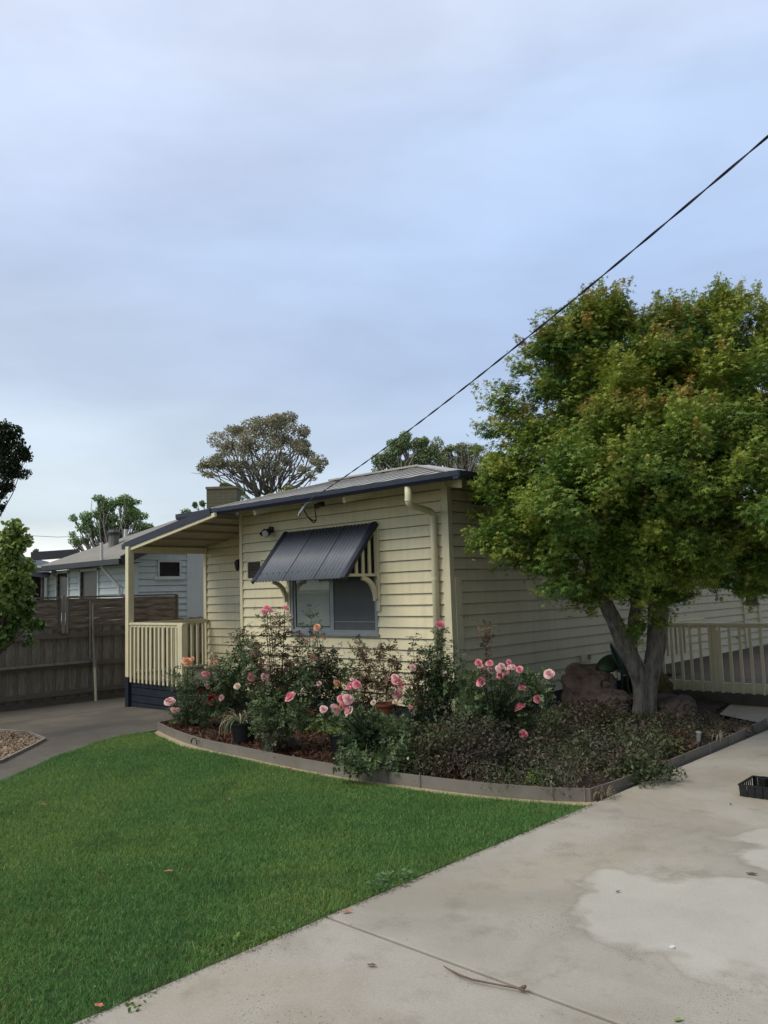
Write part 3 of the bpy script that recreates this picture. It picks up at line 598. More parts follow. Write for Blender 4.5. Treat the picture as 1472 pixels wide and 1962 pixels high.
# downpipe: drops from gutter, offsets back to the wall, runs down beside the corner
def D3(x, y, z): return Vector((x, y, z))
dp = MB(); pp = [D3(-.07, -.625, 2.90), D3(-.07, -.625, 2.72), D3(-.072, -.615, 2.675), D3(-.08, -.58, 2.650), D3(-.145, -.15, 2.610), D3(-.155, -.10, 2.59), D3(-.16, -.078, 2.54), D3(-.162, -.076, 2.44), D3(-.175, -.076, .1)]
dp.tube(pp, .042, 14); dpo = dp.build('downpipe', TRIM, H, smooth=True)
for z in (2.70, 2.42, 1.78, .9): MB().tube([(-.07 if z > 2.6 else -.168, -.625 if z > 2.6 else -.076, z), (-.07 if z > 2.6 else -.168, -.625 if z > 2.6 else -.076, z+.03)], .0455, 14).build('pipe_collar', TRIM, dpo)
# upper side vent and meter cover on side wall
MB().box(-.01, .006, .50, .92, 2.72, 2.84).build('high_vent', DARK, H)
mc = MB(); mc.box(.0, .045, 2.92, 3.20, .55, .66); mo = mc.build('tap_cover', TRIM, H, bevel=.004); MB().box(.045, .052, 3.10, 3.18, .58, .65).build('cover_hatch', GREYW, mo)
# porch ---------------------------------------------------
PXl, PYf, DZ = -6.13, -.80, .41
dk = MB()
for k in range(15):
    y0 = PYf+.01+k*.105
    if y0+.1 < PW: dk.box(PXl+.02, -4.12, y0, y0+.098, DZ-.03, DZ)
deck = dk.build('porch_deck', DECKW, H)
b = MB()
for k in range(4): z0 = gz(-6)-.0+.0+k*.118-.03; b.box(PXl+.10, -4.5, PYf+.0, PYf+.025, z0+.006, z0+.112); b.box(PXl+.0, PXl+.025, PYf+.10, PW, z0+.006, z0+.112)
b.box(PXl+.10, -4.5, PYf+.026, PYf+.04, -.12, DZ-.032); b.box(PXl+.026, PXl+.04, PYf+.1, PW, -.12, DZ-.032)
b.box(-4.5, -4.46, PYf, -.03, -.1, DZ-.032)
b.build('porch_skirt', NAVYB, H)
MB().box(PXl, PXl+.1, PYf-.05, PYf+.055, -.14, DZ).build('post_foot', NAVYB, H)
MB().box(PXl+.001, PXl+.099, PYf-.049, PYf+.054, DZ+.002, 2.53).build('porch_post', TRIM, H, bevel=.004)
st = MB(); st.box(-4.45, -3.98, PYf+.02, -.06, .20, .23); st.box(-4.45, -4.42, PYf+.02, -.06, -.05, .2); st.box(-4.0, -3.98, PYf+.02, -.06, -.05, .2); st.box(-4.45, -3.98, PYf, PYf+.02, -.05, .23)
st.build('porch_step', DECKW, H)
rl_ = MB(); rl_.box(PXl+.05, -4.47, PYf-.035, PYf+.035, 1.25, 1.285); rl_.box(PXl+.1, -4.6, PYf-.02, PYf+.02, 1.215, 1.25)
rail = rl_.build('porch_rail', TRIM, H, bevel=.003)
MB().box(-4.60, -4.48, PYf-.045, PYf+.045, DZ-.06, 1.249).build('rail_post', TRIM, rail, bevel=.004)
nb = 12; bx0 = PXl+.12
for k in range(nb):
    x = bx0+.03+k*(4.60-6.0+1.4+1.36)/nb if 0 else bx0+.035+k*(-4.62-bx0-.06)/(nb-1)
    MB().box(x-.021, x+.021, PYf-.042, PYf-.02, DZ-.075, 1.214).build('baluster', TRIM, rail)
rl2 = MB(); rl2.box(PXl+.015, PXl+.08, PYf+.06, PW-.045, 1.25, 1.285); rl2.box(PXl+.03, PXl+.065, PYf+.06, PW-.045, 1.215, 1.25); rl2.box(PXl+.03, PXl+.065, PYf+.06, PW-.045, DZ+.05, DZ+.085)
rail2 = rl2.build('side_rail', TRIM, H)
for k in range(12):
    y = PYf+.16+k*.115; MB().box(PXl+.028, PXl+.067, y-.018, y+.018, DZ+.086, 1.214).build('baluster', TRIM, rail2)
# lean-to porch roof sloping down to the left
ra, rb_ = (-6.22, 2.505), (-3.86, 2.845)
sp_ = (rb_[1]-ra[1])/(rb_[0]-ra[0])
def zz(x): return ra[1]+(x-ra[0])*sp_
pr = MB(); pr.prism([(ra[0], PYf+.0, zz(ra[0])+.06), (LX-.034, PYf, zz(LX)+.06), (LX-.034, 8, zz(LX)+.06), (ra[0], 8, zz(ra[0])+.06)], (0, 0, 0), (0, 0, .03)); pr.prism([(LX-.034, PYf, zz(LX)+.06), (rb_[0], PYf, zz(rb_[0])+.06), (rb_[0], -.62, zz(rb_[0])+.06), (LX-.034, -.62, zz(LX)+.06)], (0,0,0), (0,0,.03)) if 0 else None
proof = pr.build('porch_roof', ROOFM, H)
MB().bar((ra[0], PYf-.012, zz(ra[0])+.045), (LX+.33, PYf-.012, zz(LX+.33)+.045), .024, .105, up=(0, 0, 1)).build('porch_fascia', NAVY, proof)
MB().bar((ra[0]+.09, PYf+.012, zz(ra[0])-.022), (LX+.42, PYf+.012, zz(LX+.42)-.022), .04, .06).build('porch_beam', TRIM, proof)
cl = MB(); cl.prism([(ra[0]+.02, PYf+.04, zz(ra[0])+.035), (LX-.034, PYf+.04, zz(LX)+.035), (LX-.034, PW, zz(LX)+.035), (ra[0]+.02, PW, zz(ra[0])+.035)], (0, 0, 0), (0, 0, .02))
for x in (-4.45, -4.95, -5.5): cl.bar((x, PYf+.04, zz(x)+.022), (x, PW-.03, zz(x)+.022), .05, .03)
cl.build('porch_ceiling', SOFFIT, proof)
MB().box(ra[0]-.08, ra[0], PYf-.02, 8, zz(ra[0])-.01, zz(ra[0])+.075).build('porch_gutter', NAVY, proof)
MB().box(PXl+.01, PXl+.07, PYf+.055, PW-.05, 2.43, 2.53).build('porch_beam', TRIM, proof)
# security light, lantern, small things fixed to walls
p = Vector((-3.36, -.03, 2.60))
sl2 = thing('security_light', p, 'black twin-head security light with a pale round lens, on the wall left of the awning', 'security light')
MB().lathe([(.0, 0), (.05, 0), (.05, .03), (.0, .03)], (0, 0, 0)).build('x', BLACK).name = 'mount_plate'
mpo = bpy.data.objects['mount_plate']; mpo.parent = sl2; mpo.rotation_euler = (math.radians(90), 0, 0); mpo.location = (.03, .005, .03)
hd = MB(); d = Vector((.25, -.85, -.35)).normalized(); c0 = p+Vector((.045, -.06, .0)); hd.tube([c0, c0+d*.03, c0+d*.10], [.03, .056, .060], 18); hd.tube([p+Vector((.03, -.02, .03)), c0], .012, 8); hd.build('lamp_head', BLACK, sl2, smooth=False)
ln = MB(); ln.tube([c0+d*.1005, c0+d*.112, c0+d*.118], [.054, .050, .03], 18); ln.build('lens', mat('frosted_lens', (.45,.46,.47), .4, .05), sl2, smooth=False)
s2 = MB(); c1 = p+Vector((-.075, -.07, .0)); s2.tube([p+Vector((.02, -.03, .02)), c1+Vector((.02, .02, .01))], .014, 8); s2.tube([c1+Vector((.02, .03, .03)), c1+Vector((-.015, -.04, -.045))], [.036, .030], 12); s2.build('sensor', BLACK, sl2)
lt = thing('wall_lantern', (LX-.03, .15, 2.2), 'small black coach lantern half hidden beside the porch wall corner', 'lantern')
m3 = MB(); m3.tube([(LX-.02, .12, 2.02), (LX-.02, .12, 2.18), (LX-.02, .12, 2.28)], [.02, .012, .02], 8); m3.tube([(LX-.03, .1, 2.18), (LX-.10, .02, 2.24), (LX-.13, 0, 2.22)], .009, 6); m3.tube([(LX-.13, 0, 2.23), (LX-.13, 0, 2.20), (LX-.13, 0, 2.08), (LX-.13, 0, 2.05)], [.01, .055, .035, .01], 6); m3.build('lantern_body', BLACK, lt)
wf = MB(); p = PX(1413, 1218, .0); wf.tube([p+Vector((.03, 0, .03)), p+Vector((.03, 0, -.01)), p+Vector((.04, 0, -.03))], [.01, .02, .07], 8); o_ = wf.build('garden_tap', BLACK); tag(o_, 'small black fitting on the far cream wall behind the deck railing', 'tap')
# ------------------------------------------------------------ side deck with railing
SD = thing('side_deck', (2, 3.6, 0), 'raised side deck with brown floor and cream baluster railing behind the maple', 'deck')
MB().box(.88, 5.5, 3.62, 12, .24, .29).build('deck_floor', PAINTD, SD)
MB().box(.04, .87, 4.4, 12, .24, .288).build('deck_floor', PAINTD, SD)
MB().box(.86, 5.5, 3.585, 3.618, .165, .295).build('deck_fascia', TRIM, SD)
MB().box(.84, 5.5, 3.52, 3.62, -.05, .16).build('plinth', BROWNB, SD)
MB().box(.84, .94, 3.64, 12, -.05, .235).build('plinth', BROWNB, SD)
r_ = MB(); r_.box(.92, 5.5, 3.55, 3.62, 1.065, 1.095); ro = r_.build('top_rail', TRIM, SD, bevel=.003)
MB().box(.92, 5.5, 3.57, 3.60, 1.03, 1.063).build('under_rail', TRIM, SD)
for k in range(34):
    x = .99+k*.135
    MB().box(x-.018, x+.018, 3.545, 3.569, .15, 1.063).build('baluster', TRIM, SD)
for x in (1.70, 3.5, 5.3): MB().box(x-.05, x+.05, 3.571, 3.58, .17, 1.029).build('post', TRIM, SD); MB().box(x-.048, x+.048, 3.62, 3.71, .29, 1.0).build('post', TRIM, SD)
MB().box(.90, .96, 3.63, 5.2, 1.065, 1.095).build('top_rail', TRIM, SD)
for k in range(6): y = 3.72+k*.15; MB().box(.905, .94, y-.018, y+.018, .6, 1.064).build('baluster', TRIM, SD)
MB().box(.905, .95, 3.63, 5.2, .57, .60).build('lower_rail', TRIM, SD)
sheet('rear_path', [(2.1, 2.6), (2.85, 2.12), (2.95, 2.0), (2.95, 3.51), (1.9, 3.51)], .018, DRIVE)
# ------------------------------------------------------------ side fence
FX = -7.42
FE = thing('paling_fence', (FX, 0, -.1), 'weathered brown paling fence with woven slat screens along its top', 'fence')
pl = MB(); y = -9.0; k = 0
while y < 9:
    w_ = .10+random.uniform(-.004, .004); off = 0 if k % 2 else .018
    pl.box(FX-.03+off, FX-.012+off, y-(.018 if k % 2 == 0 else 0), y+w_+(.0 if k % 2 else .018), -.02+random.uniform(-.01, .01), 1.28+random.uniform(-.012, .012)); y += w_+.003; k += 1
pl.build('palings', PALING, FE)
MB().box(FX-.02, FX+.012, -9, 9, -.25, .03).build('plinth_board', RAILW, FE)
for z in (.13, .585, 1.085):
    MB().box(FX+.008, FX+.055, -9, 9, z-.04, z+.04).build('rail', RAILW, FE)
ws = []
yy = -6.6
panels = [(-8.0, -5.2), (-5.12, -3.3), (-3.22, -1.36), (-1.22, .93)]
for a, b_ in panels:
    s_ = MB(); nsl = 9
    for k in range(nsl):
        z = 1.23+k*.055; seg = 14; prev = None
        for j in range(seg+1):
            t_ = j/seg; yv = a+(b_-a)*t_; ox = .016*math.sin(t_*math.pi*4+(k % 2)*math.pi); wz = .006*math.sin(t_*9+k*1.7); cur = (FX+.025+ox, yv, z+wz)
            if prev: s_.add([(prev[0]-.004, prev[1], prev[2]-.031), (cur[0]-.004, cur[1], cur[2]-.031), (cur[0]+.003, cur[1], cur[2]+.031), (prev[0]+.003, prev[1], prev[2]+.031), (prev[0]-.010, prev[1], prev[2]-.031), (cur[0]-.010, cur[1], cur[2]-.031), (cur[0]-.004, cur[1], cur[2]+.031), (prev[0]-.004, prev[1], prev[2]+.031)], [(0,1,2,3), (5,4,7,6), (3,2,6,7), (0,4,5,1)])
            prev = cur
    s_.build('woven_screen', LATT, FE)
    f_ = MB(); f_.box(FX-.005, FX+.055, a, b_, 1.715, 1.745); f_.box(FX-.005, FX+.05, a-.02, a+.02, 1.15, 1.72); f_.box(FX-.005, FX+.05, b_-.02, b_+.02, 1.15, 1.72); f_.box(FX+.0, FX+.02, (a+b_)/2-.02, (a+b_)/2+.02, 1.2, 1.71)
    f_.build('screen_frame', RAILW, FE)
MB().box(FX+.052, FX+.082, -1.335, -1.285, 1.13, 1.76).build('screen_post', GREYW, FE)
MB().box(FX+.052, FX+.075, -1.265, -1.225, 1.12, 1.745).build('screen_post', GREYW, FE)
MB().box(FX+.035, FX+.075, .72, .96, 1.74, 1.765).build('cap_strip', GREYW, FE) if 0 else None
MB().box(FX+.056, FX+.10, -9, -.80, .60, .635).build('capping_timber', GREYW, FE)
pa = MB(); y0 = -.78; pa.tube([(FX+.13, y0+.03, -.09), (FX+.12, y0+.01, .55)], .022, 10); o1 = pa.build('standpipe', PVC); tag(o1, 'thin cream standpipe rising up the paling fence, grey above its joint', 'pipe')
pb = MB(); pb.tube([(FX+.125, y0+.01, .551), (FX+.10, y0-.01, 1.0), (FX+.10, y0-.02, 1.62)], .020, 10); pb.build('upper_pipe', GREYW, o1)
pb = MB(); pb.tube([(FX+.085, y0-.055, .60), (FX+.085, y0-.06, 1.66)], .013, 8); pb.build('stake', GREYW, o1)
pb = MB(); pb.tube([(FX+.125, y0+.01, .53), (FX+.125, y0+.01, .64)], .030, 10); pb.tube([(FX+.12, y0-.02, .62), (FX+.12, y0-.07, .66), (FX+.12, y0-.09, .69)], .012, 6); pb.build('valve', GREYW, o1)
# ------------------------------------------------------------ neighbour's house
NX, NY = -9.32, 1.13
NB = thing('pale_blue_house', (-11.5, 4, 0), 'pale blue weatherboard neighbouring house with dark gutter beyond the fence', 'house')
def nby(x, y): return PY(x, y, NY)
def nbx(x, y): return PX(x, y, NX)
wl, wr = nby(95, 1095).x, NX
h1 = (nby(112, 1100).x, nby(133, 1100).x); h2 = (nby(157, 1098).x, nby(190, 1098).x)
eb = 2.40
boards(MB(), (wl, NY, 0), (1, 0, 0), (0, -1, 0), wr-wl, 1.2, eb, .145, [(h1[0]-wl, h1[1]-wl, 1.4, 2.33), (h2[0]-wl, h2[1]-wl, 1.4, 2.33)]).build('front_wall', PALEB, NB)
w0, w1 = nbx(304, 1077), nbx(343, 1104)
nbw = MB(); boards(nbw, (NX, NY, 0), (0, 1, 0), (1, 0, 0), 9, 1.0, 2.485, .135, [(w0.y-NY, w1.y-NY, w1.z, w0.z)])
for k in range(12):
    z_ = 2.485+k*.135; u_ = max(0, (z_+.135-2.50)/.5-.40+.25)
    if u_ < 1.9: boards(nbw, (NX, NY+u_, 0), (0, 1, 0), (1, 0, 0), 4.2-2*u_, z_, z_+.134, .135)
nbw.build('side_wall', PALEB, NB)
MB().box(wl, NX-.02, NY+.1, NY+.2, 0, 1.2).build('lower_wall', PALEB, NB); MB().box(NX-.2, NX-.02, NY+.1, NY+9, 0, 1.0).build('lower_wall', PALEB, NB)
for (a, b_) in (h1, h2):
    f_ = MB(); f_.box(a-.05, a, NY-.05, NY+.05, 1.4, 2.38); f_.box(b_, b_+.05, NY-.05, NY+.05, 1.4, 2.38); f_.box(a-.05, b_+.05, NY-.05, NY+.05, 2.33, 2.38); fo = f_.build('window', PBTRIM, NB); MB().box(a, b_, NY+.0, NY+.02, 1.4, 2.33).build('pane', mat('dim_curtained_glass', (.05,.045,.045), .25, .3, 4), fo)
f_ = MB(); f_.box(NX-.02, NX+.045, w0.y-.04, w0.y, w1.z-.0, w0.z+.04); f_.box(NX-.02, NX+.045, w1.y, w1.y+.04, w1.z, w0.z+.04); f_.box(NX-.02, NX+.045, w0.y, w1.y, w0.z, w0.z+.04); fo = f_.build('window', WHITEP, NB)
MB().box(NX-.02, NX+.07, w0.y-.13, w1.y+.13, w1.z-.07, w1.z-.005).build('sill', PBTRIM, fo); MB().box(NX-.02, NX, w0.y, w1.y, w1.z, w0.z).build('pane', mat('dark_glass', (.008,.010,.011), .2, .1), fo)
c_ = MB(); c_.box(NX-.05, NX+.035, NY-.04, NY, 1.0, eb+.1); c_.box(NX, NX+.035, NY+.002, NY+.09, 1.0, eb+.1); c_.build('corner_trim', PBTRIM, NB)
MB().box(wl-.16, wl, NY-.06, NY+.1, 0, eb).build('corner_post', WHITEP, NB)
yb = nbx(376, 1150).y; MB().box(NX, NX+.035, yb-.25, yb+.3, 1.0, 2.9).build('end_trim', PBTRIM, NB)
# hipped roof: eave along the front, hip at left, rake on the right
el_, er = PY(68, 1085, NY-.4), PY(247, 1070, NY-.4); ez = 2.50
EL = Vector((el_.x, NY-.4, ez)); ER = Vector((NX+.30, NY-.4, ez))
top = D(342, 1001, 20.0); tanr = .46
k_ = 2.5
RR = Vector((NX+.30, NY-.4+k_, ez+k_*tanr)); RL = Vector((EL.x+2.9, NY-.4+k_, ez+k_*tanr))
r_ = MB(); r_.prism([EL, ER, RR, RL], (0, 0, -.06), (0, 0, 0)); r_.prism([EL, RL, RL+Vector((0, 3, 0)), EL+Vector((0, 7, 0))], (0, 0, -.06), (0, 0, 0)); r_.prism([RL, RR, RR+Vector((0, 5, -.8)), RL+Vector((0, 5, -.8))], (0, 0, -.06), (0, 0, 0))
nr = r_.build('roof', NROOF, NB)
g_ = MB(); g_.box(EL.x-.05, ER.x-.02, EL.y-.1, EL.y, ez-.11, ez-.0); g_.build('gutter', NGUT, NB)
MB().bar(ER+Vector((.02, -.05, -.05)), RR+Vector((.02, 0, -.05)), .03, .2).build('barge_board', NGUT, NB)
MB().box(EL.x, ER.x-.03, EL.y, NY, ez-.09, ez-.075).build('eave_lining', NGUT, NB)
# flue with red flashing, white vent pipe
fp = D(218, 1062, 18.6); fl = MB(); fl.tube([(fp.x, fp.y, fp.z-.3), (fp.x, fp.y, fp.z+.50)], .115, 12); fo = fl.build('flue', mat('galvanised_flue', (.16,.16,.15), .6, .2), nr)
MB().tube([(fp.x, fp.y, fp.z+.44), (fp.x, fp.y, fp.z+.50), (fp.x, fp.y, fp.z+.56)], [.14, .15, .10], 12).build('flue_cap', NGUT, fo); MB().tube([(fp.x, fp.y, fp.z-.12), (fp.x, fp.y, fp.z-.0), (fp.x, fp.y, fp.z+.04)], [.23, .15, .12], 10).build('flue_flashing', RED, fo)
vp = [D(195, 1040, 17.2), D(195, 1086, 17.2), D(228, 1123, 17.2), D(229, 1140, 17.2)]; MB().tube(vp, .035, 8).build('drain_pipe', WHITEP, NB)
vp2 = D(241, 1020, 21); MB().tube([(vp2.x, vp2.y, vp2.z-.9), (vp2.x, vp2.y, vp2.z+.08)], .05, 8).build('vent_pipe', WHITEP, NB)
cp = D(429, 966, 22.0); ch = MB(); ch.obox((cp.x, cp.y, cp.z-.6), (.30, .27, 0), (-.18, .2, 0), (0, 0, 1.0)); co = ch.build('chimney', BRICKC, NB); MB().obox((cp.x, cp.y, cp.z+.42), (.315, .285, 0), (-.195, .215, 0), (0, 0, .03)).build('chimney_cap', BRICK, co)
# second neighbour: dark carport eaves at the far left
FN = thing('dark_carport', (-15, 1, 0), 'dark open carport with pale roof edge between the citrus tree and the pale blue house', 'carport')
a = D(-60, 1102, 19.5); b_ = D(92, 1090, 19.5)
MB().prism([D(-70, 1088, 19), D(96, 1108, 19), D(94, 1082, 22), D(40, 1070, 22.5), D(-70, 1070, 22)], (0, 0, 0), (0, 0, .08)).build('roof', NGUT, FN)
MB().bar(D(60, 1066, 21), D(150, 1060, 21), .05, .22).build('fascia', NGUT, FN)
MB().bar(D(72, 1085, 18.9), D(96, 1089, 18.9), .04, .05).build('roof_edge', WHITEP, FN)
q0, q1 = D(-70, 1100, 21), D(97, 1100, 21); MB().prism([(q0.x, q0.y, 0), (q1.x, q1.y, 0), (q1.x, q1.y, q1.z+.1), (q0.x, q0.y, q1.z+.1)], (0, 0, 0), (-.3, .3, 0)).build('rear_wall', mat('dark_shed_wall', (.018,.016,.015), .9, .3), FN)
q = D(82, 1100, 19.5); MB().box(q.x-.03, q.x+.03, q.y-.03, q.y+.03, 0, q.z).build('post', GREYW, FN)
# ------------------------------------------------------------ overhead cable
cb = MB(); pa_ = D(575, 972, depth(PY(575, 972, -.55))); far = D(1700, 40, 4.2); pts = []
P0 = PY(578, 968, -.62); P1 = D(1560, 186, 3.6)
for t_ in np.linspace(0, 1, 40): pts.append(P0.lerp(P1, t_)-Vector((0, 0, .10*math.sin(math.pi*t_))))
CBL = thing('service_cable', P0, 'twisted black overhead service cable running from the eave bracket up to the right', 'cable')
tw1, tw2 = [], []
for i, p in enumerate(pts):
    pass
import itertools
fine_ = []
for t_ in np.linspace(0, 2.6, 676): fine_.append(P0+(P1-P0)*t_-Vector((0, 0, .40*t_*(1-t_))))
dr = (P1-P0).normalized(); s1 = dr.cross(Vector((0, 0, 1))).normalized(); s2_ = s1.cross(dr)
for ph in (0, math.pi):
    t_ = MB(); t_.tube([p+(s1*math.cos(i*.34+ph)+s2_*math.sin(i*.34+ph))*.0036 for i, p in enumerate(fine_)], .0040, 6); t_.build('conductor', mat('dark_blue_black_sheath', (.02,.022,.04), .5, .2), CBL, smooth=True)
bk = MB(); q = PY(585, 968, -.60); bk.bar(q+Vector((-.12, 0, -.10)), q+Vector((.02, 0, .02)), .02, .03); bk.bar(q+Vector((-.13, 0, -.13)), q+Vector((-.11, 0, -.09)), .03, .02); bk.bar(q+Vector((.02, 0, .02)), q+Vector((.25, .0, .055)), .025, .02); bk.build('bracket', ALU, CBL)
jb = PY(612, 968, -.30); MB().obox(jb, (.075, 0, .012), (0, .03, 0), (-.004, 0, .03)).build('junction_box', BLACK, CBL)
for s_ in (0, .02):
    A_ = PY(580, 972, -.5); B_ = PY(603, 1001-s_*200, -.32); E_ = PY(606, 970, -.30); l_ = MB()
    ctr = [A_, PY(590, 990, -.45), PY(598, 999-s_*150, -.36), B_, PY(606, 994, -.3), PY(604, 978, -.3), E_]
    sm = []
    for i in range(len(ctr)-1):
        p0 = ctr[max(i-1, 0)]; p1 = ctr[i]; p2 = ctr[i+1]; p3 = ctr[min(i+2, len(ctr)-1)]
        for j in range(4): t_ = j/4; sm.append(.5*((2*p1)+(-p0+p2)*t_+(2*p0-5*p1+4*p2-p3)*t_*t_+(-p0+3*p1-3*p2+p3)*t_**3))
    l_.tube(sm+[E_], .008, 6).build('drip_loop', BLACK, CBL, smooth=True)
# ------------------------------------------------------------ trees and plants
def branch(mb, a, b, r0, r1, sag=.0, n=7, wob=.05, sides=6):
    a = Vector(a); b = Vector(b); L = (b-a).length; pts = []
    j1 = Vector(rng.normal(0, 1, 3))*L*wob; j2 = Vector(rng.normal(0, 1, 3))*L*wob
    for i in range(n+1):
        t_ = i/n; p = a.lerp(b, t_)+j1*math.sin(math.pi*t_)+j2*math.sin(2*math.pi*t_)*.5+Vector((0, 0, sag*L*math.sin(math.pi*t_))); pts.append(p)
    mb.tube(pts, [r0+(r1-r0)*i/n for i in range(n+1)], sides); return pts
def px_cloud(clumps, d, jd, per_px=1.0):
    """clumps: (px, py, rx, ry, count) -> points, local outward dirs"""
    P = []; O = []
    for (x, y, rx, ry, n, *dd) in clumps:
        dc = d+(dd[0] if dd else rng.uniform(-jd, jd)); c = np.array(D(x, y, dc)); m = dc/F
        u = randdir(n)*(rng.uniform(.25, 1, (n, 1))**.45); rz_ = min(rx, ry)*m if jd < .5 else (rx+ry)/2*m
        q = u[:, 0:1]*rx*m*R3+u[:, 1:2]*rz_*F3+u[:, 2:3]*ry*m*U3
        P.append(c+q); O.append(q)
    return np.concatenate(P), np.concatenate(O)
def tree(name, root_xy, d, clumps, label, cat, pal, size, tmpl, jd, trunk_r, stems=1, fork=.35, bark=GUMB, leafm=FARLEAF, group=None, topcol=None, twigs=0, gain=4.0):
    base = Vector((root_xy[0], root_xy[1], 0)); t_ = thing(name, base, label, cat, group)
    mb = MB(); cs = []
    cl2 = []
    for c in clumps:
        for _ in range(7 if min(c[2], c[3]) > 8 and c[2] < 35 else 1): cl2.append((c[0]+rng.normal(0, c[2]*.55), c[1]+rng.normal(0, c[3]*.5), c[2]*rng.uniform(.4, .8), c[3]*rng.uniform(.4, .8), int(c[4]*1.5/(7 if min(c[2], c[3]) > 8 and c[2] < 35 else 1))))
    clumps = cl2
    cent = [D(c[0], c[1], d+(c[5] if len(c) > 5 else 0)) for c in clumps]
    zt = min(c.z for c in cent); top_ = sum(cent, Vector())/len(cent)
    fk = Vector((base.x*(1-fork)+top_.x*fork, base.y*(1-fork)+top_.y*fork, max(.5, zt*fork*1.6)))
    branch(mb, base-Vector((0, 0, .2)), fk, trunk_r, trunk_r*.8, n=6, wob=.02, sides=10)
    for c in cent:
        pt = branch(mb, fk+Vector(rng.normal(0, trunk_r*.4, 3)), c, trunk_r*.28, trunk_r*.05, n=9, wob=.06, sides=5)
        for _ in range(twigs):
            s_ = pt[rng.integers(4, 9)]; branch(mb, s_, c+Vector(rng.normal(0, .3, 3))*(d*12/F), trunk_r*.12, trunk_r*.03, n=4, wob=.08, sides=4)
    mb.build('trunk', bark, t_, smooth=True)
    P, O = px_cloud(clumps, d, 0) ; n = len(P)
    col = colmix(n, pal, .2)*gain
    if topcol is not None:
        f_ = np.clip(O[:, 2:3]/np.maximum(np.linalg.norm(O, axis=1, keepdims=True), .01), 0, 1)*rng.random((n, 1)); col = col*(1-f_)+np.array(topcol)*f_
    cloud('crown', leafm, P, randdir(n)+np.array([0, 0, -.2]), randdir(n)+np.array([0, 0, .8]), rng.uniform(size*.38, size*.70, n), col, tmpl, t_)
    return t_
# gum tree behind the house
gum_cl = []
for (x, y, r, n) in [(a_, b_, c_, int(d_*1.25)) for a_, b_, c_, d_ in [(430,838,22,800),(455,825,20,700),(475,815,22,800),(500,812,20,700),(525,808,24,1000),(552,812,24,1000),(575,825,22,900),(585,848,18,700),(590,870,12,350),(608,888,13,450),(612,900,8,220),(450,850,22,700),(480,845,24,700),(515,840,24,800),(545,842,24,800),(565,860,16,400),(435,862,14,350),(405,880,16,550),(470,895,12,260),(500,892,12,240),(530,895,12,240),(580,900,12,220),(430,888,10,200),(545,880,12,240),(392,895,13,450),(415,895,12,320),(400,908,10,220),(440,890,14,220),(470,875,18,300),(505,872,18,300),(535,875,18,280),(455,905,11,140),(560,895,12,160),(595,912,8,120),(520,905,14,120),(485,905,12,120)]]:
    for _ in range(3): gum_cl.append((x+rng.normal(0, r*.45), y+rng.normal(0, r*.35), r*rng.uniform(.6, 1.15), r*rng.uniform(.4, .8), n//3, rng.uniform(-1.5, 1.5)))
gt_ = thing('gum_tree', D(520, 1150, 36), 'tall rounded gum tree with bare fanning limbs behind the roof', 'tree')
mb = MB(); rb0 = D(515, 1000, 36); rootp = Vector((rb0.x, rb0.y, 0)); branch(mb, rootp, D(508, 985, 36), .35, .28, n=4, wob=.01, sides=10)
st_px = [(498,952), (489,945), (512,950), (522,945), (534,948), (545,945), (470,948)]
for c in gum_cl:
    s_ = min(st_px, key=lambda q: abs(q[0]-(515+(c[0]-515)*.30))+rng.uniform(0, 8)); p0 = D(s_[0], s_[1], 36); ptt = branch(mb, p0, D(c[0], c[1], 36+c[5]), .036, .010, n=8, wob=.10, sides=5)
    for _ in range(1): branch(mb, ptt[rng.integers(3, 8)], D(c[0]+rng.normal(0, 6), c[1]+rng.normal(0, 4), 36+c[5]), .03, .008, n=4, wob=.07, sides=4)
for s_ in st_px: branch(mb, D(508, 992, 36), D(s_[0], s_[1], 36), .13, .07, n=3, wob=.02)
mb.build('trunk', GUMB, gt_, smooth=True)
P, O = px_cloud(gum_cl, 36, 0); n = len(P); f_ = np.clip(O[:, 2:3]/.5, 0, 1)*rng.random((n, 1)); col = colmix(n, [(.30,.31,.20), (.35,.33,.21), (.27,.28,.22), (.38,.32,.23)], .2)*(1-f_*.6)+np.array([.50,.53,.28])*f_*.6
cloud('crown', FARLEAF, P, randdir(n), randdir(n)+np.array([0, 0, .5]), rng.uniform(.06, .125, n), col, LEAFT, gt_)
PALG = [(.06,.085,.035), (.08,.10,.045), (.045,.065,.03)]
def rc_(*a): return a
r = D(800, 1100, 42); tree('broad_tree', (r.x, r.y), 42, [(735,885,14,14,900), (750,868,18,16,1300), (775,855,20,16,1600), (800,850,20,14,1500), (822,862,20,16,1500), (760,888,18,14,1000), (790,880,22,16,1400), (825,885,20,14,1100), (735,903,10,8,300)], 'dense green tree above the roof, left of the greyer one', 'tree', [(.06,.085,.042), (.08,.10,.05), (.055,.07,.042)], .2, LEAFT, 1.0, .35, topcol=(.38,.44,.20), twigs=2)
r = D(885, 1100, 44); tree('sparse_tree', (r.x, r.y), 44, [(850,868,16,12,700), (872,862,14,10,600), (890,862,18,12,800), (915,866,16,12,700), (930,880,14,12,500), (860,885,16,10,500), (890,884,18,10,500), (915,892,16,8,400), (870,900,10,6,160)], 'thin grey-green gum behind the roof ridge, touching the maple', 'tree', [(.08,.095,.055), (.10,.105,.06), (.065,.075,.045)], .19, LEAFT, 1.0, .3, topcol=(.38,.40,.26), twigs=3)
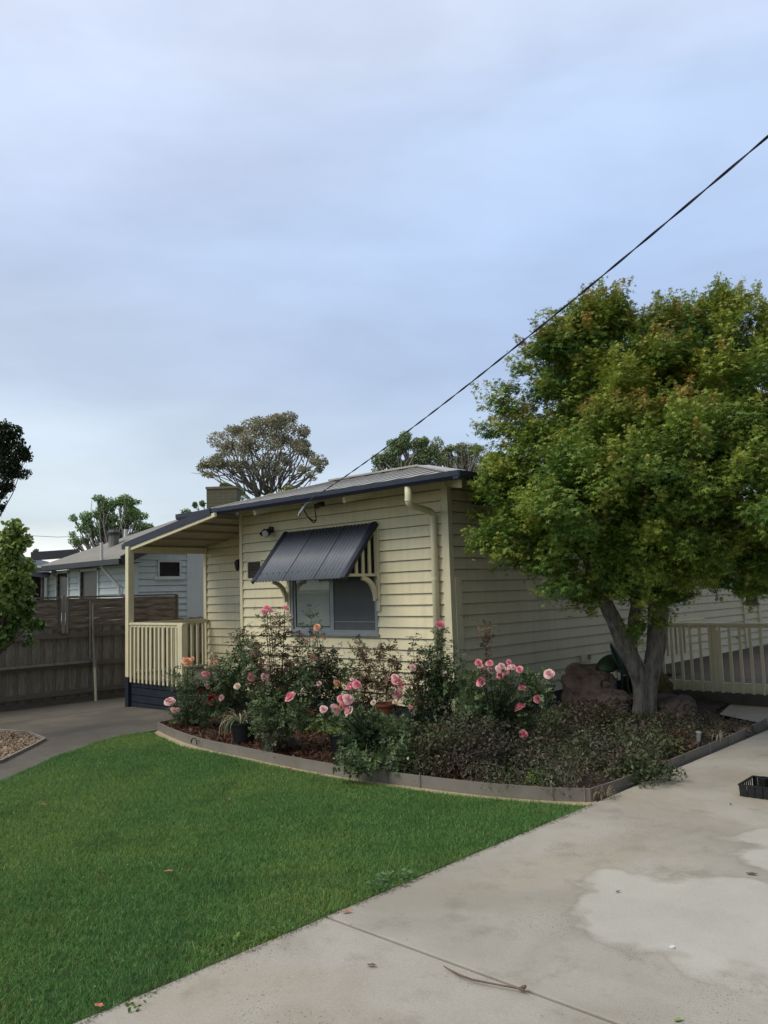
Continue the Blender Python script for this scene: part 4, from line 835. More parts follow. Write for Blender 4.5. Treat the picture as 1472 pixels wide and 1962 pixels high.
r = D(215, 1120, 38); tree('neighbour_tree', (r.x, r.y), 38, [(165,1005,18,14,900), (185,985,20,14,1200), (210,970,20,14,1200), (240,965,20,12,1200), (258,985,22,16,1300), (272,1010,16,16,900), (235,995,20,16,900), (150,1035,14,10,500), (195,1015,20,12,700), (225,1020,16,10,450), (280,1030,10,8,300)], 'loose green tree rising behind the pale blue house roof', 'tree', [(.06,.095,.04), (.08,.12,.05), (.05,.075,.035)], .17, LEAFT, 1.0, .3, topcol=(.36,.44,.23), twigs=3)
r = D(400, 1100, 32); tree('chimney_tree', (r.x, r.y), 30, [(360,985,12,10,350), (375,972,8,8,220), (390,965,8,8,220), (355,1003,12,6,260), (385,1000,14,8,260), (438,940,16,8,700), (455,945,10,12,350), (425,944,12,5,300)], 'small dark tree showing around the old brick chimney', 'tree', [(.05,.07,.035), (.07,.09,.04)], .13, LEAFT, .5, .15, twigs=2)
r = D(550, 1100, 40); tree('low_shrub_tree', (r.x, r.y), 32, [(520,948,14,7,350), (548,942,18,8,450), (570,938,12,6,260), (605,934,4,4,60)], 'low yellow-green treetop in front of the gum tree limbs', 'tree', [(.10,.11,.05), (.14,.14,.06)], .13, LEAFT, .5, .15)
r = D(-330, 1180, 24); tree('dark_tree', (r.x, r.y), 22, [(0,835,30,28,900), (20,855,22,26,900), (5,890,30,30,1000), (35,880,14,12,400), (52,872,9,11,300), (28,905,14,12,350), (0,930,20,16,500), (10,948,12,6,160), (-40,870,40,60,1600), (0,812,14,8,160), (2,970,4,10,60), (-2,985,5,6,50), (-40,960,30,40,600)], 'dark leafy tree at the left edge, high above the citrus', 'tree', [(.025,.035,.02), (.035,.045,.025)], .16, LEAFT, 1.0, .12, twigs=0, gain=1.6)
r = D(45, 1120, 45); tree('distant_shrub', (r.x, r.y), 45, [(50,1045,14,8,400), (30,1050,20,10,500), (62,1058,8,6,160), (0,1050,20,10,400)], 'far dark treetop low on the horizon behind the citrus tree', 'tree', [(.05,.07,.04)], .2, LEAFT, 1.0, .2)
# power pole
pp_ = D(26, 1020, 48); PO = thing('power_pole', (pp_.x, pp_.y, 0), 'distant timber power pole with crossarm behind the citrus leaves', 'power pole')
MB().tube([(pp_.x, pp_.y, -1), (pp_.x, pp_.y, pp_.z+.0)], [.16, .12], 8).build('pole', GREYW, PO)
a_ = D(-8, 1026, 48); b2 = D(28, 1026, 48); MB().bar(a_, b2, .1, .12).build('crossarm', GREYW, PO); MB().bar(D(10, 1028, 48), D(24, 1042, 48), .05, .05).build('brace', GREYW, PO)
for x in (6, 20): q = D(x, 1023, 48); MB().tube([q, q+Vector((0, 0, .18))], .05, 6).build('insulator', GREYW, PO)
wr_ = MB(); wr_.tube([D(28, 1024, 48), D(70, 1027, 47), D(110, 1029, 46), D(220, 1026, 44), D(420, 1005, 42)], .012, 4); wr_.build('wire', BLACK, PO)
# ---- citrus tree at left
LT = thing('citrus_tree', (-5.0, -3.9, gz(-5)), 'bushy light green citrus tree at the left edge in the gravel patch', 'tree')
mb = MB(); base = Vector((-5.0, -3.95, gz(-5)-.05)); dl = depth((-5.0, -3.95, 1.2)); crown = []
lc = [(18,1010,10,16,60), (38,1018,10,14,90),(36,1003,4,10,26),(28,1030,8,14,60), (35,1045,16,14,160), (48,1035,12,10,90), (8,1040,14,22,120), (15,1075,30,22,420), (45,1085,20,18,260), (20,1110,35,22,480), (45,1130,22,20,320), (15,1150,35,26,480), (50,1165,16,20,200), (25,1190,32,22,380), (60,1195,16,10,110), (78,1198,8,6,40), (10,1220,18,16,160), (55,1225,10,12,60), (-30,1080,40,40,700), (-40,1160,50,50,900), (-10,1215,14,20,120), (2,1240,8,8,30)]
P, O = px_cloud(lc, dl, .3); n = len(P)
f_ = np.clip((P[:, 2:3]-1.3)/1.2, 0, 1)*.8*rng.random((n, 1))**.6
col = colmix(n, [(.11,.20,.045), (.16,.26,.055), (.08,.15,.045)], .18)*(1-f_)+np.array([.40,.50,.12])*f_
for c in lc[::2]: branch(mb, base+Vector((0, 0, .5)), D(c[0], c[1], dl), .03, .006, n=7)
branch(mb, base, base+Vector((.02, .02, .6)), .055, .04, n=4, sides=8)
mb.build('trunk', TWIG, LT, smooth=True)
cloud('crown', GLEAF, P, randdir(n)+np.array([0, 0, -.1]), randdir(n)+np.array([0, 0, .9]), rng.uniform(.038, .080, n), col, ROUND, LT)
# ---- the maple
TB = Vector((1.748, 1.309, 0)); dm = depth(TB)
MT = thing('maple_tree', TB, 'large green maple with twin grey trunk and rust-tipped leaves beside the house', 'tree')
mb = MB()
def dd(x, y, o=0): return D(x, y, dm+o)
def limb(px, rad, sides=14):
    ctr = [dd(*p) for p in px]; sm = []; rr_ = []
    for i in range(len(ctr)-1):
        p0 = ctr[max(i-1, 0)]; p1 = ctr[i]; p2 = ctr[i+1]; p3 = ctr[min(i+2, len(ctr)-1)]
        for j in range(5): t_ = j/5; sm.append(.5*((2*p1)+(-p0+p2)*t_+(2*p0-5*p1+4*p2-p3)*t_*t_+(-p0+3*p1-3*p2+p3)*t_**3)); rr_.append(rad[i]*(1-t_)+rad[i+1]*t_)
    mb.tube(sm+[ctr[-1]], rr_+[rad[-1]], sides)
m_ = dm/F
limb([(1229,1408), (1227,1370), (1228,1320), (1216,1275), (1200,1245), (1186,1210), (1165,1165), (1148,1130), (1120,1060), (1090,1000)], [18*m_, 15*m_, 15*m_, 17*m_, 17*m_, 16*m_, 14*m_, 13*m_, 9*m_, 4*m_])
limb([(1247,1408), (1245,1370), (1246,1320,.02), (1250,1280,.03), (1258,1235,.05), (1261,1180,.05), (1262,1120,.1), (1275,1040,.1), (1290,950,.2), (1310,850,.3)], [18*m_, 14*m_, 14*m_, 17*m_, 19*m_, 20*m_, 19*m_, 15*m_, 11*m_, 6*m_])
limb([(1218,1270,.05), (1212,1235,.1), (1214,1190,.15), (1222,1130,.25), (1215,1050,.3), (1200,950,.3)], [8*m_, 10*m_, 11*m_, 11*m_, 9*m_, 5*m_])
tr_ = mb.build('trunk', BARK, MT, smooth=True)
rm = tr_.modifiers.new('merge', 'REMESH'); rm.mode = 'VOXEL'; rm.voxel_size = .018; rm.use_smooth_shade = True
sm_ = tr_.modifiers.new('soften', 'SMOOTH'); sm_.iterations = 4; sm_.factor = .6
tx = bpy.data.textures.new('bark_lumps', 'CLOUDS'); tx.noise_scale = .09; ds = tr_.modifiers.new('lumps', 'DISPLACE'); ds.texture = tx; ds.strength = .016; ds.mid_level = .5; ds.texture_coords = 'GLOBAL'
# crown volumes (px centre, radii px, depth offset m)
vols = [(1200,935,70,60,-.3), (1345,940,70,60,-.5), (1180,860,60,50,-.2), (1095,655,70,60,.1), (1165,640,70,60,.2), (1060,690,70,60,0), (1290,640,70,60,.2), (1120,690,105,95,.2), (1050,770,95,90,.1), (1010,870,95,90,-.2), (1000,960,95,80,-.4), (1010,1040,95,60,-.5), (1120,820,120,110,-.6), (1150,960,130,110,-1.1), (1130,1080,110,60,-.7), (1230,760,120,120,-.2), (1330,680,110,110,.2), (1400,640,90,90,.3), (1300,880,130,120,-1.2), (1420,800,120,130,-.6), (1400,960,130,120,-1.3), (1280,1040,120,90,-.9), (1420,1080,120,60,-.8), (1500,720,110,120,0), (1540,900,130,150,-.4), (1520,1050,130,80,-.4), (1230,1120,90,50,-.3), (1200,900,150,200,1.0), (1350,850,180,230,1.2), (1060,900,110,160,.9), (1220,1080,150,60,.6), (1400,1080,120,60,.6)]
cen = []; wts = []
lb = MB()
for (x, y, rx, ry, o) in vols:
    if x < 1130: x += 22; rx *= .92
    y += 8 if y < 900 else (0 if y < 1030 else -8)
    k = max(8, int(rx*ry/560)); 
    for _ in range(k):
        u = randdir(1)[0]*rng.uniform(.62, 1.0); rz_ = (rx+ry)/2*m_*.8
        c = np.array(dd(x, y, o))+u[0]*rx*m_*R3+u[1]*rz_*F3+u[2]*ry*m_*U3
        cen.append((c, rng.uniform(.20, .36), nrm(np.array([u[0]*R3+u[1]*F3+u[2]*U3]))[0]))
# tips that make the outline
for (x, y, o, r_) in [(1085,600,0,.2), (1100,640,0,.24), (1130,620,.1,.24), (1170,640,.1,.22), (1060,650,0,.22), (1120,585,0,.18), (1150,575,.2,.14), (1040,1105,-.4,.2), (1000,1085,-.5,.2), (1060,1130,-.2,.18), (970,1090,-.4,.14), (1120,1160,-.2,.16), (1350,1110,-.5,.2), (1300,1120,-.4,.2), (1060,605,0,.16), (1035,625,0,.12), (1180,610,.1,.18), (1000,655,0,.16), (980,690,-.1,.13), (925,768,-.2,.15), (945,785,-.2,.18), (955,745,-.1,.14), (915,832,-.3,.12), (940,830,-.3,.18), (915,905,-.5,.14), (925,930,-.5,.16), (935,960,-.5,.16), (905,1040,-.6,.10), (930,1050,-.6,.14), (960,1060,-.6,.18), (900,990,.2,.10), (1258,605,.1,.14), (1290,590,.1,.18), (1330,575,.1,.18), (1365,560,.2,.17), (1400,555,.2,.16), (1440,560,.2,.16), (1465,580,.2,.16), (1385,545,.2,.08), (1110,1130,-.3,.16), (1085,1120,-.3,.14), (1140,1160,-.2,.12), (1095,1155,.2,.10), (1180,1150,-.3,.18), (1230,1165,-.3,.16), (1275,1160,-.3,.16), (1310,1150,-.2,.15), (1400,1130,-.5,.18), (1430,1150,-.5,.16), (1460,1140,-.5,.18), (1215,1212,-.25,.10), (1225,1200,-.25,.09), (1370,1110,-.4,.16), (1265,1195,-.1,.08)]:
    x += 26 if x < 1010 else (8 if x < 1120 else 0); y += 22 if y < 700 else (-14 if y > 1080 and y < 1180 else 0)
    c = np.array(dd(x, y, o)); u = nrm((c-np.array(dd(1250, 880)))[None])[0]; cen.append((c, r_, u))
PP = []; NN = []; DDr = []; CC = []; SS = []
for (c, r_, u) in cen:
    r_ *= .88; k = int(50+3600*r_*r_)
    q = randdir(k)*(rng.random((k, 1))**.38); q[:, 2] = np.where(q[:, 2] < 0, q[:, 2]*.55, q[:, 2]*.8); q[:, 2] += .20*(1-np.hypot(q[:, 0], q[:, 1])**1.5)
    # layered pads lean with the outward direction and droop at their rim
    p = c+q*r_+np.outer(np.zeros(k), u)
    outw = nrm(q*np.array([1, 1, .3])+u*.5)
    PP.append(p); DDr.append(outw+np.array([0, 0, -.35])+rng.normal(0, .35, (k, 3))); NN.append(np.array([0, 0, 1.])+outw*.35+rng.normal(0, .35, (k, 3)))
    tone = rng.random(); base = np.array([.090,.195,.040])*(1-tone)+np.array([.255,.335,.050])*tone
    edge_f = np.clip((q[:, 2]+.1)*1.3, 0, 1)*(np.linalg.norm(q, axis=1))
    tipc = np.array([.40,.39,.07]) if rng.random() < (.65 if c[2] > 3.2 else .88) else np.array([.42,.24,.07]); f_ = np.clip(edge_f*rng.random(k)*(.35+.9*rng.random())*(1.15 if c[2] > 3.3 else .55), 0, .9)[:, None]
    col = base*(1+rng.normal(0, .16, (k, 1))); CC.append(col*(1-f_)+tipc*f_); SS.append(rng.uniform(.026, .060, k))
    # feathery shoots standing out of the pad
    for _ in range(3 if r_ > .16 else 2):
        a0 = c+nrm(rng.normal(0, 1, (1, 3))*np.array([1, 1, .5])+u*.9)[0]*r_*.75; dv = nrm((u*.8+np.array([0, 0, .75])+rng.normal(0, .45, 3))[None])[0]; Ls = rng.uniform(.12, .30); ks = int(26+Ls*110); tt = rng.random(ks)
        p2_ = a0+np.outer(tt*Ls, dv)+rng.normal(0, 1, (ks, 3))*(.062*(1-tt*.75))[:, None]; PP.append(p2_); DDr.append(dv*.5+rng.normal(0, .8, (ks, 3))+np.array([0, 0, -.2])); NN.append(np.array([0, 0, 1.])+rng.normal(0, .45, (ks, 3)))
        f2 = np.clip(tt*rng.random()*1.3*(1 if c[2] > 3.2 else .6), 0, .9)[:, None]; CC.append((base*1.1*(1+rng.normal(0, .15, (ks, 1))))*(1-f2)+tipc*f2); SS.append(rng.uniform(.024, .050, ks)*(1-.25*tt))
    lb_end = Vector(c); src = dd(1262, 1100, .1) if c[2] < 3 else dd(1280, 960, .2)
    if c[2] > 2.3 and random.random() < .45: branch(lb, src.lerp(lb_end, .25)+Vector(rng.normal(0, .12, 3)), lb_end, .018, .004, n=6, wob=.06, sides=5)
PP = np.concatenate(PP); NN = np.concatenate(NN); DDr = np.concatenate(DDr); CC = np.clip(np.concatenate(CC), .005, .9); SS = np.concatenate(SS)
print('maple leaves', len(PP))
# keep leaves out of the wall
ok = ~((PP[:, 0] < .08) & (PP[:, 1] > -.05) & (PP[:, 2] < 3.0)); ok &= ~((PP[:, 0] < .72) & (PP[:, 1] > -.7) & (np.abs(PP[:, 2]-2.95) < .12))
cloud('crown', LEAF, PP[ok], DDr[ok], NN[ok], SS[ok], CC[ok], MAPLE, MT)
lb.build('branches', BARK, MT, smooth=True)
# ---- boulders and stones
def rock(name, c, r, label, cat='boulder', seed=0, group=None, m=ROCK):
    bm = bmesh.new(); bmesh.ops.create_icosphere(bm, subdivisions=5, radius=1)
    rs = np.random.default_rng(seed); pl_ = [(nrm(rs.normal(0, 1, (1, 3)))[0], rs.uniform(.62, .9)) for _ in range(16)]
    ph = rs.uniform(0, 6, 6)
    for v_ in bm.verts:
        p = np.array(v_.co)
        for nn_, o_ in pl_:
            dd_ = p@nn_-o_
            if dd_ > 0: p = p-nn_*dd_*.92
        p = p*(1+.035*math.sin(p[0]*9+ph[0])*math.sin(p[1]*8+ph[1])+.03*math.sin(p[2]*13+ph[2]+p[0]*5)+.012*math.sin(p[0]*31+ph[3])*math.sin(p[2]*27+p[1]*23))
        p = np.sign(p)*np.abs(p)**.82; P3 = Vector(p*1.3)+Vector(ph[:3]); p = p*(1+.10*(mnoise.fractal(P3*1.4, 1.0, 2.0, 5))+.05*abs(mnoise.noise(P3*3.1))-.10*max(0, .12-abs(mnoise.noise(P3*1.7+Vector((3, 1, 2)))))/.12)
        v_.co = Vector(p*np.array(r))
    me = bpy.data.meshes.new(name); bm.to_mesh(me); bm.free(); o = link(name, me, m); o.location = c; tag(o, label, cat, group)
    return o
p = G(1145, 1385, 0); rock('boulder', (p.x-.26, p.y+.38, .28), (.38, .30, .42), 'large reddish-brown boulder just left of the maple trunk', seed=3)
p = G(1185, 1390, 0); rock('boulder', (p.x-.15, p.y+.10, .17), (.34, .26, .24), 'lower brown boulder against the foot of the maple trunk', seed=5)
p = G(1290, 1395, 0); rock('boulder', (p.x-.05, p.y+.15, .15), (.28, .24, .25), 'rounded brown boulder right of the maple trunk', seed=8)
p = G(1275, 1360, 0); rock('boulder', (p.x-.05, p.y+.0, .30), (.17, .15, .20), 'small upright lichen-stained boulder behind the rounded one', seed=12, m=mat('lichen_rock', (.07,.055,.04), .95, .4, 5, .7, 12, col2=(.16,.12,.045)))
for i, (x, y, r_, lb_) in enumerate([(1330,1378,.10,'dark stone behind the solar light'), (1350,1372,.09,'dark stone under the deck edge'), (1380,1398,.075,'grey stone between the solar light and the bed corner'), (1402,1392,.06,'small grey stone left of the rounded one'), (1422,1397,.085,'rounded grey-brown stone at the far corner of the bed'), (1365,1405,.06,'flat stone beside the dry strappy leaves'), (1310,1372,.11,'dark stone beside the rounded boulder')]):
    p = G(x, y+6, .05); rock('stone', (p.x, p.y, .07), (r_*1.2, r_, r_*.9), lb_, 'stone', 20+i, 'stones behind the solar light')
p = G(562, 1432, .05); rock('stone', (p.x, p.y, .08), (.13, .07, .08), 'angular grey stone between the two black pots', 'stone', 31, m=mat('grey_stone', (.10,.095,.085), .9, .25, 8, .4, 20))
# ---- elephant ear leaves
EE = thing('elephant_ear_plant', (.9, 2.2, 0), 'broad dark green elephant ear leaves behind the large boulder', 'plant')
EEM = mat('dark_glossy_leaf', (.012,.032,.012), .5, .2, 5)
def bigleaf(pxs, o, parent, rise):
    mx_ = sum(q[0] for q in pxs)/len(pxs); my_ = sum(q[1] for q in pxs)/len(pxs); c = [D(mx_+(x-mx_)*1.18, my_+(y-my_)*1.15, dm+o+k_) for x, y, k_ in pxs]; mb_ = MB(); ctr = sum(c, Vector())/len(c)+rise; n_ = len(c); mb_.add(c+[ctr], [(i, (i+1) % n_, n_) for i in range(n_)]); o_ = mb_.build('leaf', EEM, parent, smooth=True); sb = o_.modifiers.new('s', 'SUBSURF'); sb.levels = 1; sb.render_levels = 1; so_ = o_.modifiers.new('t', 'SOLIDIFY'); so_.thickness = .004
bigleaf([(1143,1286,0), (1146,1272,.05), (1156,1260,.1), (1172,1254,.1), (1180,1262,0), (1184,1285,-.1), (1165,1287,-.1)], .9, EE, Vector((.03, -.05, .02)))
bigleaf([(1169,1232,.1), (1178,1240,.1), (1196,1258,.1), (1206,1278,0), (1195,1286,-.1), (1183,1276,-.1), (1174,1254,0)], .85, EE, Vector((.02, -.04, .02)))
bigleaf([(1180,1284,0), (1200,1262,.1), (1215,1280,0), (1210,1290,-.1), (1190,1290,-.1)], .8, EE, Vector((0, -.05, .03)))
stt = MB()
for x in (1190, 1203): branch(stt, D(x+4, 1335, dm+1.0), D(x, 1275, dm+.95), .018, .012, n=5)
stt.build('stalk', CANE, EE, smooth=True)
# ---- roses
def rose_mesh(name, c_in, c_out, seed):
    rs = np.random.default_rng(seed); V = []; Fc = []; Cc = []
    rings = [(3, .10, .95, .34, .05), (4, .18, .90, .44, .12), (5, .30, .80, .52, .28), (6, .44, .60, .58, .50), (6, .58, .35, .62, .78), (6, .70, .10, .62, 1.08)]
    for ri, (k, r0, z0, h, tilt) in enumerate(rings):
        for j in range(k):
            a = 2*math.pi*(j+rs.uniform(-.15, .15))/k+ri*.7; wd = 2*math.pi/k*1.0; nu, nv = 5, 5; base = len(V); tl = tilt*rs.uniform(.8, 1.2); hh = h*rs.uniform(.85, 1.1)
            for iu in range(nu):
                u = iu/(nu-1)
                for iv in range(nv):
                    v_ = iv/(nv-1)*2-1; wu = wd*(.35+.75*math.sin(min(u*1.35, 1)*math.pi/2))*(1-.25*u**4)
                    ang = a+v_*wu*.5*2*.6; cup = .10*(1-v_*v_)
                    rr2 = r0*.42+u*hh*math.sin(tl)*(1+cup)+.10*math.sin(u*math.pi)*min(ri, 3)/3+ (0.07*u**3 if ri > 1 else 0); zz2 = -.1+z0*.32+u*hh*math.cos(tl)*(1-.12*v_*v_)-(.16*u**4 if ri > 2 else 0)
                    V.append((rr2*math.cos(ang), rr2*math.sin(ang), zz2)); f_ = min(1, ri/5*.75+u*.3); f_ = f_+rs.uniform(-.06, .06); f_ = min(max(f_, 0), 1)
                    Cc.append([c_in[i]*(1-f_)+c_out[i]*f_ for i in range(3)]+[1])
            for iu in range(nu-1):
                for iv in range(nv-1): q = base+iu*nv+iv; Fc.append((q, q+1, q+nv+1, q+nv))
    me = bpy.data.meshes.new(name); me.from_pydata(V, [], Fc); me.polygons.foreach_set('use_smooth', [True]*len(Fc)); me.materials.append(PETAL)
    ca = me.color_attributes.new('Col', 'FLOAT_COLOR', 'POINT'); ca.data.foreach_set('color', np.array(Cc, np.float32).reshape(-1)); return me
RM = {'P': [rose_mesh('rose_bloom', (.80,.17,.26), (.90,.44,.50), s) for s in (1, 2, 3)], 'L': [rose_mesh('rose_bloom', (.86,.42,.46), (.92,.68,.68), s) for s in (4, 5)],
      'C': [rose_mesh('rose_bloom', (.85,.60,.42), (.88,.76,.64), s) for s in (6, 7)], 'S': [rose_mesh('rose_bloom', (.80,.35,.18), (.86,.52,.34), s) for s in (8, 9)], 'R': [rose_mesh('rose_bloom', (.30,.008,.02), (.45,.02,.035), s) for s in (10, 11)]}
PAL_G = [(.075,.130,.050), (.110,.165,.065), (.060,.100,.048), (.150,.200,.095)]
PAL_R = [(.13,.065,.042), (.18,.080,.050), (.10,.095,.045), (.12,.125,.055), (.14,.10,.06)]
PAL_D = [(.065,.085,.046), (.085,.108,.060), (.095,.090,.055), (.055,.078,.042)]
def rosebush(base_px, label, clumps, canes, blooms, off=(0, 0), jd=.22, zb=.06, white=0, cat='rose bush', group='rose bushes along the front bed'):
    b0 = G(base_px[0], base_px[1], zb)+Vector((off[0], off[1], 0)); d0 = depth(b0); t_ = thing('rose_bush', b0, label, cat, group); mb_ = MB()
    P = []; Dn = []; Nm = []; Cl = []; Sz = []
    def leaves(pts, n, pal, spread, size):
        idx_ = rng.integers(0, len(pts), n); p = np.array([tuple(pts[i]) for i in idx_])+rng.normal(0, spread, (n, 3)); P.append(p); Dn.append(randdir(n)*np.array([1, 1, .5])); Nm.append(np.array([0, 0, 1.])+rng.normal(0, .55, (n, 3))); Cl.append(colmix(n, pal, .22)); Sz.append(rng.uniform(size*.7, size*1.25, n))
    for (x, y, rx, ry, n, pal) in clumps:
        n = int(n*1.0); dj = rng.uniform(-jd, jd); c = D(x, y, d0+dj); mm = c and (d0+dj)/F
        q = randdir(n)*(rng.random((n, 1))**.5); q = q[:, 0:1]*rx*mm*R3+q[:, 1:2]*(min(rx, ry)*mm+.05)*F3+q[:, 2:3]*ry*mm*U3
        p = np.array(c)+q; P.append(p); o_ = nrm(q); Dn.append(o_*.7+randdir(n)); Nm.append(np.array([0, 0, .9])+o_*.3+rng.normal(0, .5, (n, 3))); Cl.append(colmix(n, pal, .22)); Sz.append(rng.uniform(.050, .105, n))
        for _ in range(2): branch(mb_, b0+Vector(rng.normal(0, .04, 3))*Vector((1, 1, 0)).length if 0 else b0+Vector((rng.normal(0, .04), rng.normal(0, .04), -.03)), c+Vector(rng.normal(0, .04, 3)), .006, .003, n=6, wob=.05, sides=5)
    for path, n, pal in canes:
        dj = rng.uniform(-jd, jd)*.6; ctr = [b0+Vector((rng.normal(0, .03), rng.normal(0, .03), 0))]+[D(x, y, d0+dj) for x, y in path]; sm = []
        for i in range(len(ctr)-1):
            p0 = ctr[max(i-1, 0)]; p1 = ctr[i]; p2 = ctr[i+1]; p3 = ctr[min(i+2, len(ctr)-1)]
            for j in range(6): tt = j/6; sm.append(.5*((2*p1)+(-p0+p2)*tt+(2*p0-5*p1+4*p2-p3)*tt*tt+(-p0+3*p1-3*p2+p3)*tt**3))
        sm.append(ctr[-1]); sm = [q+Vector((math.sin(i*.9+dj*40)*.006, math.cos(i*.7+dj*30)*.006, 0)) for i, q in enumerate(sm)]; mb_.tube(sm, [.0045+(.002-.0045)*i/(len(sm)-1) for i in range(len(sm))], 5); up_ = sm[max(2, len(sm)//3):]
        for _ in range(max(2, n//4)):     # side shoots
            s_ = up_[rng.integers(0, len(up_))]; e_ = s_+Vector((rng.normal(0, .05), rng.normal(0, .05), rng.uniform(.02, .08))); mb_.tube([s_, (s_+e_)/2+Vector((0, 0, .008)), e_], [.0028, .0022, .0015], 4); leaves([e_], 3, pal, .018, .05)
        leaves(up_, int(n*2.6), pal, .040, .075)
    for (x, y, s_, k) in blooms:
        c = D(x, y, d0-rng.uniform(.14, .32)); k = 'L' if (k == 'P' and rng.random() < .3) else k; me_ = RM[k][rng.integers(0, len(RM[k]))]; o_ = bpy.data.objects.new('rose_bloom', me_); C.objects.link(o_); o_.parent = t_; o_.location = c-b0
        tocam = (CAM-c).normalized(); ax_ = (tocam*.75+Vector((rng.normal(0, .45), rng.normal(0, .45), .55+rng.normal(0, .2)))).normalized(); o_.rotation_euler = ax_.to_track_quat('Z', 'Y').to_euler(); sc_ = s_*.86*depth(c)/F/1.35*rng.uniform(.88, 1.08); o_.scale = (sc_, sc_, sc_*1.05)
        s0 = c-ax_*.02; e0 = b0.lerp(c, .45)+Vector((0, 0, .05)); mb_.tube([s0, s0-Vector((0, 0, .06)), e0], [.003, .003, .0045], 5)
        leaves([s0-Vector((0, 0, .05)), s0-Vector((0, 0, .1))], 5, PAL_G, .03, .05)
    mb_.build('stems', CANE, t_, smooth=True)
    P = np.concatenate(P); n_ = len(P); zlow = .06; P[:, 2] = np.maximum(P[:, 2], zlow+rng.random(n_)*.04); yy_ = P[:, 1]; inw = (P[:, 0] < .06) & (yy_ > -.06); P[inw, 1] = -.07
    cloud('foliage', LEAF, P, np.concatenate(Dn), np.concatenate(Nm), np.concatenate(Sz), np.concatenate(Cl), FIVE, t_)
    return t_
rosebush((365,1392), 'leftmost rose bush by the path with peach, pink and deep red blooms', [(330,1300,16,12,40,PAL_G), (360,1310,24,22,130,PAL_G), (372,1345,30,26,200,PAL_G), (350,1365,24,18,120,PAL_G), (390,1370,26,20,130,PAL_G), (420,1350,24,24,120,PAL_G)], [([(362,1340), (360,1275)], 14, PAL_G), ([(345,1360), (330,1350)], 8, PAL_G)],
  [(359,1268,16,'S'), (351,1263,7,'S'), (369,1262,7,'S'), (326,1345,17,'P'), (333,1361,11,'L'), (341,1360,9,'L'), (394,1293,18,'P'), (397,1315,11,'L'), (385,1325,11,'R'), (407,1341,19,'R'), (425,1337,11,'L'), (404,1322,8,'S')])
rosebush((470,1398), 'full rose bush left of the window with peach and cream blooms', [(430,1300,30,28,220,PAL_G), (470,1290,34,30,280,PAL_G), (510,1310,34,30,280,PAL_G), (450,1340,36,26,240,PAL_G), (500,1350,36,26,240,PAL_G), (480,1250,24,22,130,PAL_G), (440,1265,16,14,60,PAL_G), (540,1320,26,30,180,PAL_G)], [([(440,1330), (450,1250), (468,1205)], 30, PAL_R), ([(410,1320), (408,1262)], 10, PAL_R)],
  [(406,1254,10,'C'), (403,1267,9,'L'), (413,1270,9,'S'), (491,1253,18,'L'), (516,1278,15,'C'), (482,1298,17,'P'), (508,1297,15,'L'), (455,1315,13,'C')], off=(-.0, .35))
rosebush((535,1436), 'tallest rose bush, reddish shoots and two pink blooms reaching the window sill', [(520,1390,40,32,300,PAL_G), (560,1370,32,30,220,PAL_G), (510,1345,34,30,230,PAL_G), (560,1340,30,24,180,PAL_G), (530,1420,26,14,90,PAL_D), (575,1300,30,26,160,PAL_G)], [([(505,1360), (495,1280), (482,1215)], 40, PAL_R), ([(520,1350), (515,1250), (512,1180)], 50, PAL_R), ([(540,1340), (542,1250), (547,1180)], 50, PAL_R), ([(550,1340), (560,1270), (575,1225)], 40, PAL_R), ([(530,1300), (528,1230), (530,1195)], 30, PAL_R), ([(500,1330), (470,1260), (450,1225)], 26, PAL_G), ([(535,1360), (555,1290), (590,1240)], 26, PAL_R)],
  [(512,1167,17,'P'), (506,1172,11,'P'), (519,1171,10,'P'), (547,1167,16,'P'), (557,1336,20,'P')])
rosebush((612,1396), 'dark-leaved rose bush under the window with small cream blooms', [(600,1290,34,26,230,PAL_D), (630,1310,34,28,240,PAL_D), (600,1335,30,20,150,PAL_D), (650,1290,24,20,110,PAL_G), (620,1260,30,14,100,PAL_D), (660,1330,22,22,90,PAL_G)], [([(600,1330), (592,1240), (600,1172)], 26, PAL_D), ([(605,1330), (608,1260), (608,1210)], 12, PAL_D), ([(620,1330), (635,1280), (648,1240)], 20, PAL_D), ([(590,1330), (580,1280), (570,1262)], 20, PAL_D)],
  [(564,1279,12,'C'), (571,1268,10,'C'), (596,1258,9,'C'), (608,1202,12,'S'), (605,1210,8,'C'), (620,1222,9,'S'), (586,1229,12,'C'), (603,1222,7,'S'), (646,1309,13,'S'), (612,1310,9,'L')], off=(-.25, .45))
rosebush((715,1462), 'rose bush in the middle of the bed with a tight cluster of pink blooms', [(690,1390,34,28,240,PAL_G), (725,1400,38,32,320,PAL_G), (700,1430,36,26,240,PAL_G), (745,1440,34,26,240,PAL_G), (670,1400,22,18,110,PAL_G), (760,1400,30,28,220,PAL_G)], [([(670,1400), (655,1365)], 10, PAL_G), ([(680,1390), (676,1320)], 14, PAL_G), ([(640,1400), (622,1362)], 8, PAL_G)],
  [(655,1340,18,'P'), (667,1340,18,'P'), (643,1359,20,'L'), (661,1354,14,'P'), (669,1363,19,'L'), (672,1315,16,'P'), (684,1312,15,'P'), (675,1302,8,'P'), (668,1318,10,'P'), (620,1359,13,'L'), (716,1346,10,'C'), (657,1352,12,'S')])
